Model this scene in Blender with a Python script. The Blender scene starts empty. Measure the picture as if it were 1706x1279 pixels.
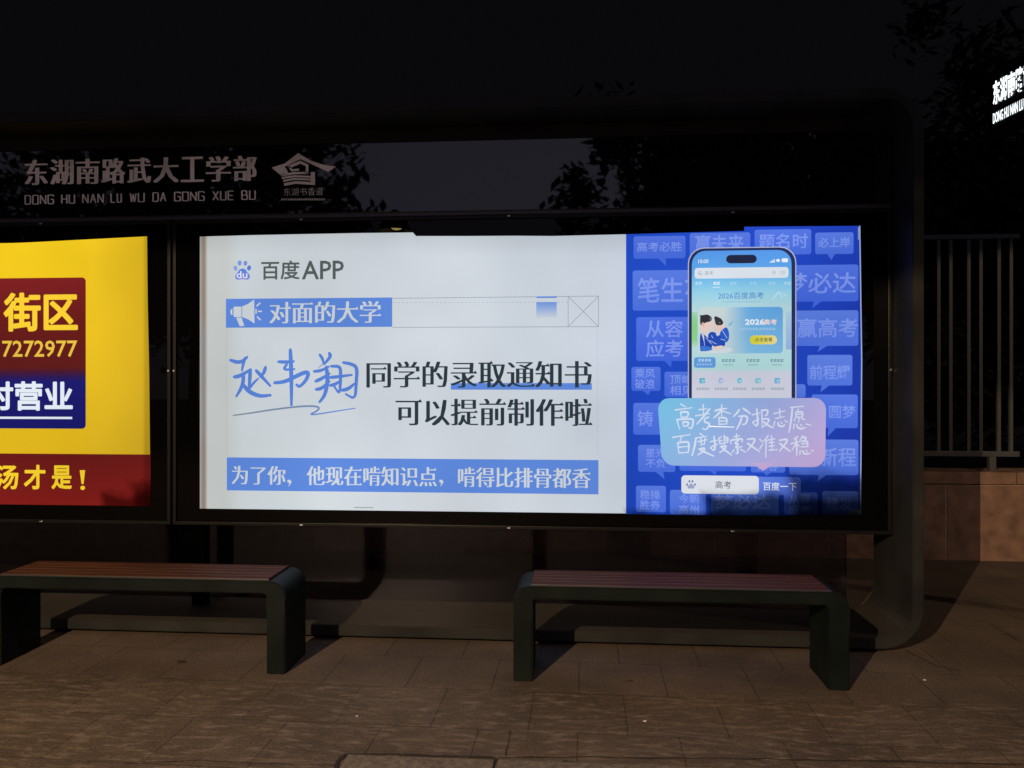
import bpy, bmesh, math, random
from math import sin, cos, pi, radians, sqrt, atan2
random.seed(7)
S = bpy.context.scene
C = S.collection
# ------------------------------------------------------------------ camera, sky, exposure
F = 1300.0; YAW = radians(4.37); EYE = 1.4; CX, CY = 853.0, 639.5
cs, sn = cos(YAW), sin(YAW)
cam_d = bpy.data.cameras.new('camera'); cam = bpy.data.objects.new('camera', cam_d); C.objects.link(cam)
cam.location = (0, 0, EYE); cam.rotation_euler = (pi / 2, 0, YAW)
cam_d.sensor_fit = 'HORIZONTAL'; cam_d.sensor_width = 36; cam_d.lens = 36 * F / 1706
cam_d.clip_start = .05; cam_d.clip_end = 500
S.camera = cam
W = bpy.data.worlds.new("World"); S.world = W; W.use_nodes = True
wn = W.node_tree; wn.nodes.clear()
out = wn.nodes.new('ShaderNodeOutputWorld'); bg = wn.nodes.new('ShaderNodeBackground')
tc = wn.nodes.new('ShaderNodeTexCoord'); sep = wn.nodes.new('ShaderNodeSeparateXYZ')
ramp = wn.nodes.new('ShaderNodeValToRGB'); mr = wn.nodes.new('ShaderNodeMapRange')
wn.links.new(tc.outputs['Generated'], sep.inputs[0])
wn.links.new(sep.outputs['Y'], mr.inputs['Value'])
mr.inputs['From Min'].default_value = 1; mr.inputs['From Max'].default_value = -1
wn.links.new(mr.outputs[0], ramp.inputs[0])
cr = ramp.color_ramp
cr.elements[0].position = 0.0; cr.elements[0].color = (.0026, .0026, .0033, 1)
cr.elements[1].position = 1.0; cr.elements[1].color = (.29, .265, .37, 1)
e = cr.elements.new(.52); e.color = (.020, .0185, .0225, 1)
e = cr.elements.new(.40); e.color = (.0028, .0028, .0035, 1)
e = cr.elements.new(.80); e.color = (.065, .060, .083, 1)
wn.links.new(ramp.outputs[0], bg.inputs[0]); bg.inputs[1].default_value = 1.0
wn.links.new(bg.outputs[0], out.inputs[0])
S.view_settings.view_transform = 'Standard'; S.view_settings.look = 'None'
S.view_settings.exposure = 0; S.view_settings.gamma = 1
S.render.engine = 'CYCLES'
S.cycles.use_denoising = True
S.cycles.max_bounces = 6
S.cycles.sample_clamp_indirect = 2.0

LAMP = (-2.75, -3.1, 3.85)
LAMP_POWER = 3350.0
LAMP_COL = (1.0, .70, .43)

# ------------------------------------------------------------------ helpers
def pix(px, py, Y):
    a = (px - CX) / F; b = (CY - py) / F
    t = Y / (cs + a * sn)
    return (t * (-sn + a * cs), EYE + t * b)
def gpix(px, py, z=0.0):
    "point of the horizontal plane z that the photograph shows at px, py"
    a = (px - CX) / F; b = (CY - py) / F
    t = (z - EYE) / b
    return (t * (-sn + a * cs), t * (cs + a * sn))
def lin(c):
    return tuple(((v / 255) / 12.92 if v <= 10 else (((v / 255) + .055) / 1.055) ** 2.4) for v in c)
def tag(o, label=None, cat=None, group=None, kind=None):
    if label: o['label'] = label
    if cat: o['category'] = cat
    if group: o['group'] = group
    if kind: o['kind'] = kind
    return o
def empty(name, loc, rz=0):
    o = bpy.data.objects.new(name, None); C.objects.link(o); o.location = loc; o.rotation_euler = (0, 0, rz)
    o.empty_display_size = .1
    return o
def link(name, me, mat, parent=None, keep=True):
    o = bpy.data.objects.new(name, me); C.objects.link(o)
    if mat: me.materials.append(mat)
    if parent:
        o.parent = parent
        if keep and not parent.parent:      # parts are modelled in world coordinates
            o.matrix_parent_inverse = parent.matrix_basis.inverted()
    return o
def obj(name, bm, mat, parent=None, keep=True, smooth=False):
    me = bpy.data.meshes.new(name); bm.to_mesh(me); bm.free()
    if smooth:
        for p in me.polygons: p.use_smooth = True
    return link(name, me, mat, parent, keep)
def box(bm, x0, x1, y0, y1, z0, z1, bev=0):
    r = bmesh.ops.create_cube(bm, size=1)
    vs = r['verts']
    for v in vs:
        v.co = ((x0 + x1) / 2 + v.co.x * (x1 - x0), (y0 + y1) / 2 + v.co.y * (y1 - y0), (z0 + z1) / 2 + v.co.z * (z1 - z0))
    if bev:
        es = list({e for v in vs for e in v.link_edges})
        bmesh.ops.bevel(bm, geom=es, offset=bev, segments=2, affect='EDGES', profile=.5)
    return bm
def tube(bm, pts, rads, n=10, cap=True):
    from mathutils import Vector
    rings = []
    for i, p in enumerate(pts):
        p = Vector(p)
        d = Vector(pts[min(i + 1, len(pts) - 1)]) - Vector(pts[max(i - 1, 0)])
        d.normalize()
        u = d.cross(Vector((0, 0, 1)) if abs(d.z) < .9 else Vector((1, 0, 0))).normalized(); w = d.cross(u)
        rings.append([bm.verts.new(p + (u * cos(2 * pi * k / n) + w * sin(2 * pi * k / n)) * rads[i]) for k in range(n)])
    for a, b in zip(rings, rings[1:]):
        for k in range(n):
            bm.faces.new((a[k], a[(k + 1) % n], b[(k + 1) % n], b[k]))
    if cap:
        bm.faces.new(rings[0]); bm.faces.new(rings[-1][::-1])
    return bm
def strap(bm, outer, inner, y0, y1):
    "closed band between two outlines (x, z), extruded from y0 to y1"
    n = len(outer)
    rows = [[bm.verts.new((p[0], y, p[1])) for p in path] for path, y in ((outer, y0), (inner, y0), (inner, y1), (outer, y1))]
    return rows, n
def close_strap(bm, rows, n, closed=True):
    for r in range(4):
        a, b = rows[r], rows[(r + 1) % 4]
        for k in range(n if closed else n - 1):
            bm.faces.new((a[k], a[(k + 1) % n], b[(k + 1) % n], b[k]))
    if not closed:
        bm.faces.new([rows[r][0] for r in range(4)]); bm.faces.new([rows[r][-1] for r in range(4)][::-1])
    bmesh.ops.recalc_face_normals(bm, faces=bm.faces)
def rrect(x0, x1, z0, z1, r, n=8):
    pts = []
    for cx_, cz_, a0 in ((x1 - r, z1 - r, 0), (x0 + r, z1 - r, 90), (x0 + r, z0 + r, 180), (x1 - r, z0 + r, 270)):
        for k in range(n + 1):
            a = radians(a0 + 90 * k / n); pts.append((cx_ + r * cos(a), cz_ + r * sin(a)))
    return pts

# ------------------------------------------------------------------ materials
def mat(name, col, rough=.6, metal=0, spec=.5, noise=None, bump=None, ior=None):
    m = bpy.data.materials.new(name); m.use_nodes = True; t = m.node_tree; p = t.nodes['Principled BSDF']
    p.inputs['Roughness'].default_value = rough; p.inputs['Metallic'].default_value = metal
    p.inputs['Specular IOR Level'].default_value = spec
    if ior: p.inputs['IOR'].default_value = ior
    p.inputs['Base Color'].default_value = (*col, 1)
    if noise:
        sc, amt, det = noise
        co = t.nodes.new('ShaderNodeTexCoord'); nz = t.nodes.new('ShaderNodeTexNoise'); nz.inputs['Scale'].default_value = sc; nz.inputs['Detail'].default_value = det
        r = t.nodes.new('ShaderNodeValToRGB')
        r.color_ramp.elements[0].position = .3; r.color_ramp.elements[1].position = .7
        r.color_ramp.elements[0].color = (*[c * (1 - amt) for c in col], 1); r.color_ramp.elements[1].color = (*[c * (1 + amt) for c in col], 1)
        t.links.new(co.outputs['Object'], nz.inputs['Vector']); t.links.new(nz.outputs[0], r.inputs[0]); t.links.new(r.outputs[0], p.inputs['Base Color'])
        rr = t.nodes.new('ShaderNodeMapRange'); rr.inputs['To Min'].default_value = max(0, rough - .12); rr.inputs['To Max'].default_value = min(1, rough + .12)
        t.links.new(nz.outputs[0], rr.inputs['Value']); t.links.new(rr.outputs[0], p.inputs['Roughness'])
    if bump:
        sc, st = bump
        co = t.nodes.new('ShaderNodeTexCoord'); nz = t.nodes.new('ShaderNodeTexNoise'); nz.inputs['Scale'].default_value = sc; nz.inputs['Detail'].default_value = 6
        b = t.nodes.new('ShaderNodeBump'); b.inputs['Strength'].default_value = st; b.inputs['Distance'].default_value = .01
        t.links.new(co.outputs['Object'], nz.inputs['Vector']); t.links.new(nz.outputs[0], b.inputs['Height']); t.links.new(b.outputs[0], p.inputs['Normal'])
    return m
M = {}
M['strap'] = mat('dark_painted_steel', (.0135, .0142, .0135), .52, 0, .18, noise=(3, .35, 5), bump=(40, .08))
t_ = M['strap'].node_tree; P_ = t_.nodes['Principled BSDF']; src = P_.inputs['Base Color'].links[0].from_socket      # settled dust on what faces up
g_ = t_.nodes.new('ShaderNodeNewGeometry'); s_ = t_.nodes.new('ShaderNodeSeparateXYZ'); r_ = t_.nodes.new('ShaderNodeMapRange'); x_ = t_.nodes.new('ShaderNodeMix'); x_.data_type = 'RGBA'
r_.inputs['From Min'].default_value = .5; r_.inputs['From Max'].default_value = 1; r_.inputs['To Max'].default_value = .8
t_.links.new(g_.outputs['True Normal'], s_.inputs[0]); t_.links.new(s_.outputs['Z'], r_.inputs['Value']); t_.links.new(r_.outputs[0], x_.inputs['Factor']); t_.links.new(src, x_.inputs['A']); x_.inputs['B'].default_value = (.034, .030, .022, 1); t_.links.new(x_.outputs['Result'], P_.inputs['Base Color'])
M['bench'] = mat('bench_green_paint', (.0034, .0060, .0054), .5, 0, .12, noise=(5, .3, 5), bump=(60, .06))
M['black'] = mat('black_bezel_glass', (.0012, .0012, .0013), .004, 0, .12)
M['bead'] = mat('brushed_bead', (.05, .05, .055), .4, .6)
M['header'] = mat('dark_header_glass', (.003, .003, .0035), .02, 0, .5, ior=1.58)
M['letter'] = mat('grey_vinyl', (.84, .83, .82), .7, 0, .2, noise=(6, .2, 3))
M['inlay'] = mat('aluminium_inlay', (.10, .075, .065), .4, .5)
M['bolt'] = mat('bright_stud', (.5, .5, .5), .3, .9)
M['wood'] = None
M['shade'] = mat('shade_black', (.0006, .0005, .0004), .9, 0, 0)
M['rail'] = mat('railing_paint', (.034, .037, .036), .55, 0, .4, noise=(4, .25, 3))
M['leaf'] = mat('leaf', (.0055, .007, .004), .8, 0, .1, noise=(2.5, .5, 2))
M['bark'] = mat('bark', (.05, .04, .03), .9, 0, .2, noise=(6, .4, 5), bump=(20, .5))
M['pole'] = mat('dark_pole', (.02, .022, .028), .5, .3, .4, noise=(4, .2, 3))
M['signbox'] = mat('sign_black', (.004, .004, .005), .35)
M['scrap'] = mat('white_scrap', (.6, .58, .54), .8, noise=(30, .2, 2))
M['dead_leaf'] = mat('dead_leaf', (.03, .018, .01), .8, noise=(30, .3, 2))

def wood():
    m = mat('bench_wood', (.12, .035, .02), .6, 0, .1)
    t = m.node_tree; p = t.nodes['Principled BSDF']
    co = t.nodes.new('ShaderNodeTexCoord'); mp = t.nodes.new('ShaderNodeMapping'); mp.inputs['Scale'].default_value = (2.0, 45, 45)
    nz = t.nodes.new('ShaderNodeTexNoise'); nz.inputs['Scale'].default_value = 1.5; nz.inputs['Detail'].default_value = 6
    r = t.nodes.new('ShaderNodeValToRGB')
    r.color_ramp.elements[0].position = .3; r.color_ramp.elements[0].color = (.022, .007, .0042, 1)
    r.color_ramp.elements[1].position = .72; r.color_ramp.elements[1].color = (.070, .0225, .013, 1)
    t.links.new(co.outputs['Object'], mp.inputs[0]); t.links.new(mp.outputs[0], nz.inputs['Vector']); t.links.new(nz.outputs[0], r.inputs[0]); t.links.new(r.outputs[0], p.inputs['Base Color'])
    b = t.nodes.new('ShaderNodeBump'); b.inputs['Strength'].default_value = .25; b.inputs['Distance'].default_value = .003
    t.links.new(nz.outputs[0], b.inputs['Height']); t.links.new(b.outputs[0], p.inputs['Normal'])
    return m
M['wood'] = wood()

def paving():
    m = bpy.data.materials.new('worn_paving'); m.use_nodes = True; t = m.node_tree; p = t.nodes['Principled BSDF']
    N = t.nodes.new; L = t.links.new
    co = N('ShaderNodeTexCoord')
    br = N('ShaderNodeTexBrick'); br.inputs['Scale'].default_value = 1.0
    br.offset = .5; br.inputs['Brick Width'].default_value = .40; br.inputs['Row Height'].default_value = .40
    br.inputs['Mortar Size'].default_value = .003; br.inputs['Mortar Smooth'].default_value = .4
    br.inputs['Color1'].default_value = (.063, .046, .034, 1); br.inputs['Color2'].default_value = (.070, .052, .039, 1); br.inputs['Mortar'].default_value = (.031, .022, .016, 1)
    mp = N('ShaderNodeMapping'); mp.inputs['Location'].default_value = (.03, .06, 0); mp.inputs['Rotation'].default_value = (0, 0, radians(1.0))
    L(co.outputs['Object'], mp.inputs[0]); L(mp.outputs[0], br.inputs['Vector'])
    # patches of dirt
    n1 = N('ShaderNodeTexNoise'); n1.inputs['Scale'].default_value = 1.6; n1.inputs['Detail'].default_value = 7; n1.inputs['Roughness'].default_value = .65
    L(co.outputs['Object'], n1.inputs['Vector'])
    r1 = N('ShaderNodeMapRange'); r1.inputs['From Min'].default_value = .3; r1.inputs['From Max'].default_value = .7; r1.inputs['To Min'].default_value = .62; r1.inputs['To Max'].default_value = 1.3
    L(n1.outputs[0], r1.inputs['Value'])
    # fine grain
    n2 = N('ShaderNodeTexNoise'); n2.inputs['Scale'].default_value = 90; n2.inputs['Detail'].default_value = 3
    L(co.outputs['Object'], n2.inputs['Vector'])
    r2 = N('ShaderNodeMapRange'); r2.inputs['From Min'].default_value = .25; r2.inputs['From Max'].default_value = .75; r2.inputs['To Min'].default_value = .6; r2.inputs['To Max'].default_value = 1.4
    L(n2.outputs[0], r2.inputs['Value'])
    mm = N('ShaderNodeMath'); mm.operation = 'MULTIPLY'; L(r1.outputs[0], mm.inputs[0]); L(r2.outputs[0], mm.inputs[1])
    mul = N('ShaderNodeVectorMath'); mul.operation = 'SCALE'; L(br.outputs[0], mul.inputs[0]); L(mm.outputs[0], mul.inputs['Scale'])
    # pale scuffs that run along the kerb, wavy
    wv = N('ShaderNodeTexNoise'); wv.inputs['Scale'].default_value = 1.0; wv.inputs['Detail'].default_value = 2
    mpw = N('ShaderNodeMapping'); mpw.inputs['Scale'].default_value = (1.1, 1.1, 1); L(co.outputs['Object'], mpw.inputs[0]); L(mpw.outputs[0], wv.inputs['Vector'])
    wsc = N('ShaderNodeVectorMath'); wsc.operation = 'SCALE'; wsc.inputs['Scale'].default_value = .22; L(wv.outputs['Color'], wsc.inputs[0])
    wad = N('ShaderNodeVectorMath'); L(co.outputs['Object'], wad.inputs[0]); L(wsc.outputs[0], wad.inputs[1])
    mps = N('ShaderNodeMapping'); mps.inputs['Scale'].default_value = (8.5, 30, 1); L(wad.outputs[0], mps.inputs[0])
    n3 = N('ShaderNodeTexNoise'); n3.inputs['Scale'].default_value = 1.0; n3.inputs['Detail'].default_value = 8; n3.inputs['Roughness'].default_value = .72
    L(mps.outputs[0], n3.inputs['Vector'])
    r3 = N('ShaderNodeMapRange'); r3.inputs['From Min'].default_value = .50; r3.inputs['From Max'].default_value = .74; r3.inputs['To Max'].default_value = 1.0; r3.clamp = True
    L(n3.outputs[0], r3.inputs['Value'])
    # scuffs only where people walk: in front of the benches
    sp = N('ShaderNodeSeparateXYZ'); L(co.outputs['Object'], sp.inputs[0])
    rz = N('ShaderNodeMapRange'); rz.inputs['From Min'].default_value = 3.72; rz.inputs['From Max'].default_value = 3.45; rz.interpolation_type = 'SMOOTHSTEP'
    L(sp.outputs['Y'], rz.inputs['Value'])
    mpd = N('ShaderNodeMapping'); mpd.inputs['Rotation'].default_value = (0, 0, radians(-38)); mpd.inputs['Scale'].default_value = (1.3, 14, 1); L(wad.outputs[0], mpd.inputs[0])
    n4 = N('ShaderNodeTexNoise'); n4.inputs['Scale'].default_value = 1.0; n4.inputs['Detail'].default_value = 8; n4.inputs['Roughness'].default_value = .68; L(mpd.outputs[0], n4.inputs['Vector'])
    r4 = N('ShaderNodeMapRange'); r4.inputs['From Min'].default_value = .58; r4.inputs['From Max'].default_value = .76; r4.inputs['To Max'].default_value = .8; r4.clamp = True; L(n4.outputs[0], r4.inputs['Value'])
    mxs = N('ShaderNodeMath'); mxs.operation = 'MAXIMUM'; L(r3.outputs[0], mxs.inputs[0]); L(r4.outputs[0], mxs.inputs[1]); r3 = mxs
    ms = N('ShaderNodeMath'); ms.operation = 'MULTIPLY'; L(r3.outputs[0], ms.inputs[0]); L(rz.outputs[0], ms.inputs[1])
    mx = N('ShaderNodeMix'); mx.data_type = 'RGBA'; L(ms.outputs[0], mx.inputs['Factor']); L(mul.outputs[0], mx.inputs['A']); mx.inputs['B'].default_value = (.17, .138, .11, 1)
    L(mx.outputs['Result'], p.inputs['Base Color'])
    p.inputs['Roughness'].default_value = .75; p.inputs['Specular IOR Level'].default_value = .3
    b = N('ShaderNodeBump'); b.inputs['Strength'].default_value = .5; b.inputs['Distance'].default_value = .006
    ad = N('ShaderNodeMath'); ad.operation = 'MULTIPLY_ADD'; L(n2.outputs[0], ad.inputs[0]); ad.inputs[1].default_value = .5
    fm = N('ShaderNodeMath'); fm.operation = 'MULTIPLY'; L(br.outputs['Fac'], fm.inputs[0]); fm.inputs[1].default_value = -1.2
    L(fm.outputs[0], ad.inputs[2]); L(ad.outputs[0], b.inputs['Height']); L(b.outputs[0], p.inputs['Normal'])
    return m
M['paving'] = paving()
M['kerb'] = mat('kerb_granite', (.10, .085, .075), .8, 0, .3, noise=(50, .35, 5), bump=(80, .4))
M['joint'] = mat('joint_dirt', (.008, .006, .005), .95)
M['granite'] = mat('wall_granite', (.145, .085, .057), .75, 0, .3, noise=(9, .35, 8), bump=(70, .35))
M['mortar'] = mat('wall_joint', (.27, .20, .14), .9)

def emit_print(name, zones):
    """backlit print: colour from the print attribute, strength from how evenly the tubes behind light it.
    zones: list of (x centre, z centre, half x, half z, softness, strength inside)"""
    m = bpy.data.materials.new(name); m.use_nodes = True; t = m.node_tree; t.nodes.clear(); N = t.nodes.new; L = t.links.new
    o = N('ShaderNodeOutputMaterial'); em = N('ShaderNodeEmission'); at = N('ShaderNodeAttribute'); at.attribute_name = 'print'
    g = N('ShaderNodeNewGeometry'); sp = N('ShaderNodeSeparateXYZ'); L(g.outputs['Position'], sp.inputs[0])
    nz = N('ShaderNodeTexNoise'); nz.inputs['Scale'].default_value = 1.3; nz.inputs['Detail'].default_value = 2; L(g.outputs['Position'], nz.inputs['Vector'])
    r = N('ShaderNodeMapRange'); r.inputs['From Min'].default_value = .3; r.inputs['From Max'].default_value = .7; r.inputs['To Min'].default_value = .95; r.inputs['To Max'].default_value = 1.12
    L(nz.outputs[0], r.inputs['Value']); cur = r.outputs[0]
    def math(op, a, b=None):
        q = N('ShaderNodeMath'); q.operation = op
        for i, v in enumerate((a, b)):
            if v is None: continue
            if isinstance(v, (int, float)): q.inputs[i].default_value = v
            else: L(v, q.inputs[i])
        return q.outputs[0]
    n2 = N('ShaderNodeTexNoise'); n2.inputs['Scale'].default_value = 7; n2.inputs['Detail'].default_value = 2; L(g.outputs['Position'], n2.inputs['Vector'])
    wob = math('MULTIPLY', math('SUBTRACT', n2.outputs[0], .5), .10)
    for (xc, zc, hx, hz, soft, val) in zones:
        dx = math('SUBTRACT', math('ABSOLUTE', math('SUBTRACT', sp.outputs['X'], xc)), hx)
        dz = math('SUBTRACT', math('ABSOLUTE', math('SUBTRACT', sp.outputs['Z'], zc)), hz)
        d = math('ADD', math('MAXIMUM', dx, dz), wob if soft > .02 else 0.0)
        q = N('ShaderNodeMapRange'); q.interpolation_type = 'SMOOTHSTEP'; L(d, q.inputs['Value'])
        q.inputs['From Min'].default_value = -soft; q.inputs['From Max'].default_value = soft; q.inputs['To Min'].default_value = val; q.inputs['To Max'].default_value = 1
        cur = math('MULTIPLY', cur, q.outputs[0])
    L(at.outputs['Color'], em.inputs[0]); L(cur, em.inputs[1]); L(em.outputs[0], o.inputs[0])
    return m

# ------------------------------------------------------------------ printing on a panel, given in photo pixels of the panel's own plane
def glyphs(s, bold=0.0, res=2, spacing=1.0):
    c = bpy.data.curves.new('lettering', 'FONT'); c.body = s; c.resolution_u = res; c.offset = bold; c.space_character = spacing
    o = bpy.data.objects.new('lettering', c); C.objects.link(o)
    d = bpy.context.evaluated_depsgraph_get()
    me = bpy.data.meshes.new_from_object(o.evaluated_get(d))
    vs = [(v.co.x, v.co.y) for v in me.vertices]; fs = [tuple(p.vertices) for p in me.polygons]
    bpy.data.objects.remove(o); bpy.data.curves.remove(c); bpy.data.meshes.remove(me)
    return vs, fs
def block(s, thin=-.004, smear=.05):
    "poster lettering with broad uprights and slim crossbars"
    vs, fs = glyphs(s, thin); V, Fc = [], []
    for dx in (-1, -.5, 0, .5, 1):
        b = len(V); V += [(x + dx * smear, y) for x, y in vs]; Fc += [tuple(i + b for i in f) for f in fs]
    return V, Fc, [.06 * (i // len(vs)) for i in range(len(V))]
def song(s, thin=-.011, smear=.037):
    "thin horizontals, thick verticals and a small wedge at the right end of each horizontal"
    vs, fs = glyphs(s, thin)
    V, Fc = [], []
    for dx in (-smear, -smear / 3, smear / 3, smear):
        b = len(V); V += [(x + dx, y) for x, y in vs]; Fc += [tuple(i + b for i in f) for f in fs]
    cnt = {}
    for f in fs:
        for i in range(len(f)):
            a, b = f[i], f[(i + 1) % len(f)]; k = (min(a, b), max(a, b)); cnt.setdefault(k, []).append(f)
    bd = [(k, v[0]) for k, v in cnt.items() if len(v) == 1]
    nb = {}
    for (a, b), f in bd: nb.setdefault(a, []).append(b); nb.setdefault(b, []).append(a)
    for (a, b), f in bd:
        (xa, ya), (xb, yb) = vs[a], vs[b]
        if abs(xa - xb) < .012 and .02 < abs(ya - yb) < .07:
            fx = sum(vs[i][0] for i in f) / len(f)
            if fx > xa: continue
            top = a if ya > yb else b
            o_ = [q for q in nb[top] if q not in (a, b)]
            if not o_ or abs(vs[o_[0]][1] - vs[top][1]) > .02 or vs[top][0] - vs[o_[0]][0] < .06: continue
            x, y = vs[top]; x += smear
            k = len(V); V += [(x + .005, y - abs(ya - yb)), (x - .13, y - .004), (x - .05, y + .055)]; Fc.append((k, k + 1, k + 2))
    return V, Fc
class Print:
    STEP = .0007
    def __init__(self, Y): self.Y = Y; self.v = []; self.c = []; self.f = []
    def add(self, pts, faces, cols, layer):
        b = len(self.v); y = self.Y - layer * self.STEP
        self.v += [(x, y, z) for x, z in pts]
        self.c += cols if isinstance(cols, list) else [cols] * len(pts)
        self.f += [tuple(i + b for i in f) for f in faces]
    def P(self, p): return pix(p[0], p[1], self.Y)
    def poly(self, pts, col, layer):
        w = [self.P(p) for p in pts]
        c = [lin(q) for q in col] if isinstance(col, list) else lin(col)
        self.add(w, [tuple(range(len(w)))], c, layer)
    def wbox(self, x0, y0, x1, y1):
        xc, yc = (x0 + x1) / 2, (y0 + y1) / 2
        return pix(x0, yc, self.Y)[0], pix(x1, yc, self.Y)[0], pix(xc, y1, self.Y)[1], pix(xc, y0, self.Y)[1]
    def rect(self, x0, y0, x1, y1, col, layer, r=0):
        X0, X1, Z0, Z1 = self.wbox(x0, y0, x1, y1)
        pts = rrect(X0, X1, Z0, Z1, r / F * 4.45, 5) if r else [(X0, Z0), (X1, Z0), (X1, Z1), (X0, Z1)]
        self.add(pts, [tuple(range(len(pts)))], lin(col), layer)
    def grad(self, x0, y0, x1, y1, fn, layer, nx=8, ny=8, r=0):
        "fn(u, v) gives the printed colour, u to the right, v downwards"
        X0, X1, Z0, Z1 = self.wbox(x0, y0, x1, y1); rr = r / F * 4.45
        if r:   # rounded: rows that follow the corner, columns in between
            zs = sorted(set([Z0 + rr * (1 - cos(radians(a))) for a in (0, 15, 30, 45, 60, 75, 90)] + [Z1 - rr * (1 - cos(radians(a))) for a in (0, 15, 30, 45, 60, 75, 90)] + [Z0 + rr + (Z1 - Z0 - 2 * rr) * k / ny for k in range(ny + 1)]), reverse=True)
        else: zs = [Z1 + (Z0 - Z1) * k / ny for k in range(ny + 1)]
        pts, cols, fs = [], [], []
        for z in zs:
            ins = 0
            if r:
                d = max(0, rr - min(z - Z0, Z1 - z)); ins = rr - sqrt(max(0, rr * rr - d * d))
            for i in range(nx + 1):
                x = X0 + ins + (X1 - X0 - 2 * ins) * i / nx
                pts.append((x, z)); cols.append(lin(fn((x - X0) / (X1 - X0), (Z1 - z) / (Z1 - Z0))))
        for j in range(len(zs) - 1):
            for i in range(nx):
                a = j * (nx + 1) + i; fs.append((a, a + 1, a + nx + 2, a + nx + 1))
        self.add(pts, fs, cols, layer)
    def ellipse(self, cx_, cy_, rx, ry, col, layer, rot=0, n=18):
        pts = []
        for k in range(n):
            a = 2 * pi * k / n; x, y = rx * cos(a), ry * sin(a)
            pts.append(self.P((cx_ + x * cos(rot) - y * sin(rot), cy_ + x * sin(rot) + y * cos(rot))))
        self.add(pts, [tuple(range(n))], lin(col), layer)
    def stroke(self, pts, w, col, layer, taper=True, smooth=True, col2=None):
        p = list(pts)
        if smooth and len(p) > 2:
            for _ in range(2):
                q = [p[0]]
                for a, b in zip(p, p[1:]):
                    q += [(a[0] * .75 + b[0] * .25, a[1] * .75 + b[1] * .25), (a[0] * .25 + b[0] * .75, a[1] * .25 + b[1] * .75)]
                q.append(p[-1]); p = q
        n = len(p); L_, R_, cl = [], [], []
        for i in range(n):
            a, b = p[max(i - 1, 0)], p[min(i + 1, n - 1)]
            dx, dy = b[0] - a[0], b[1] - a[1]; l = sqrt(dx * dx + dy * dy) or 1
            t = i / (n - 1)
            h = w / 2 * ((.85 + .3 * sin(pi * min(1, t * 1.3))) * (1 if t < .8 else 1 - .35 * (t - .8) / .2) if taper else 1)
            nx_, ny_ = -dy / l * h, dx / l * h
            L_.append(self.P((p[i][0] + nx_, p[i][1] + ny_))); R_.append(self.P((p[i][0] - nx_, p[i][1] - ny_)))
            cl.append(lin(tuple(c0 + (c1 - c0) * t for c0, c1 in zip(col, col2))) if col2 else lin(col))
        self.add(L_ + R_, [(i, i + 1, n + i + 1, n + i) for i in range(n - 1)], cl + cl, layer)
        if taper:
            for e_ in (p[0], p[-1]): self.ellipse(e_[0], e_[1], w * .40, w * .40, col if e_ is p[0] or not col2 else col2, layer + .02, n=10)
    def text(self, s, x0, y0, x1, y1, col, layer, bold=0.0, serif=False, rot=0, spacing=1.0, col2=None, shear=0):
        if serif == 'block': vs, fs, blk = block(s)
        elif serif: vs, fs = song(s)
        else:
            vs, fs = glyphs(s, min(bold, .006), spacing=spacing)
        lay = blk if serif == 'block' else [0.0] * len(vs)
        if bold > .006 and not serif:      # heavier weight: the outline grown evenly all round
            h = bold - .006; v0, f0 = vs, fs; vs, fs, lay = list(v0), list(f0), [0.0] * len(v0)
            for k in range(8):
                b = len(vs); vs += [(x + h * cos(k * pi / 4), y + h * sin(k * pi / 4)) for x, y in v0]; fs += [tuple(i + b for i in f) for f in f0]; lay += [.05 * (k + 1)] * len(v0)
        a0, a1 = min(v[0] for v in vs), max(v[0] for v in vs); b0, b1 = min(v[1] for v in vs), max(v[1] for v in vs)
        X0, X1, Z0, Z1 = self.wbox(x0, y0, x1, y1)
        us = [((x - a0) / (a1 - a0), (y - b0) / (b1 - b0)) for x, y in vs]
        pts = [(X0 + (X1 - X0) * u, Z0 + (Z1 - Z0) * w) for u, w in us]
        c = lin(col) if not col2 else [lin(tuple(p + (q - p) * (1 - w) for p, q in zip(col, col2))) for u, w in us]
        b = len(self.v); self.add(pts, fs, c, layer)
        for i, l in enumerate(lay):
            if l: x, y, z = self.v[b + i]; self.v[b + i] = (x, y - l * self.STEP, z)
    def marks(self, x0, x1, y, h, n, col, layer):
        "a row of small blurred glyph-like marks"
        w = (x1 - x0) / n
        for k in range(n):
            a = x0 + k * w
            self.rect(a + w * .12, y - h * .5, a + w * .42, y + h * .5, col, layer)
            self.rect(a + w * .42, y - h * .5, a + w * .85, y - h * .2, col, layer)
            self.rect(a + w * .5, y + h * random.uniform(-.05, .15), a + w * .85, y + h * .4, col, layer)
    def build(self, name, m, parent):
        me = bpy.data.meshes.new(name); me.from_pydata(self.v, [], self.f)
        at = me.color_attributes.new('print', 'FLOAT_COLOR', 'POINT')
        for i, c in enumerate(self.c): at.data[i].color = (*c, 1)
        return link(name, me, m, parent)

# ================================================================== the setting
YP0, YP1 = 4.19, 4.72          # portal front and back
YL = 4.45                      # face of the lightboxes and header
YW = 6.43                      # face of the stone wall

bm = bmesh.new(); bmesh.ops.create_grid(bm, x_segments=1, y_segments=1, size=60); tag(obj('pavement', bm, M['paving']), kind='structure')
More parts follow.
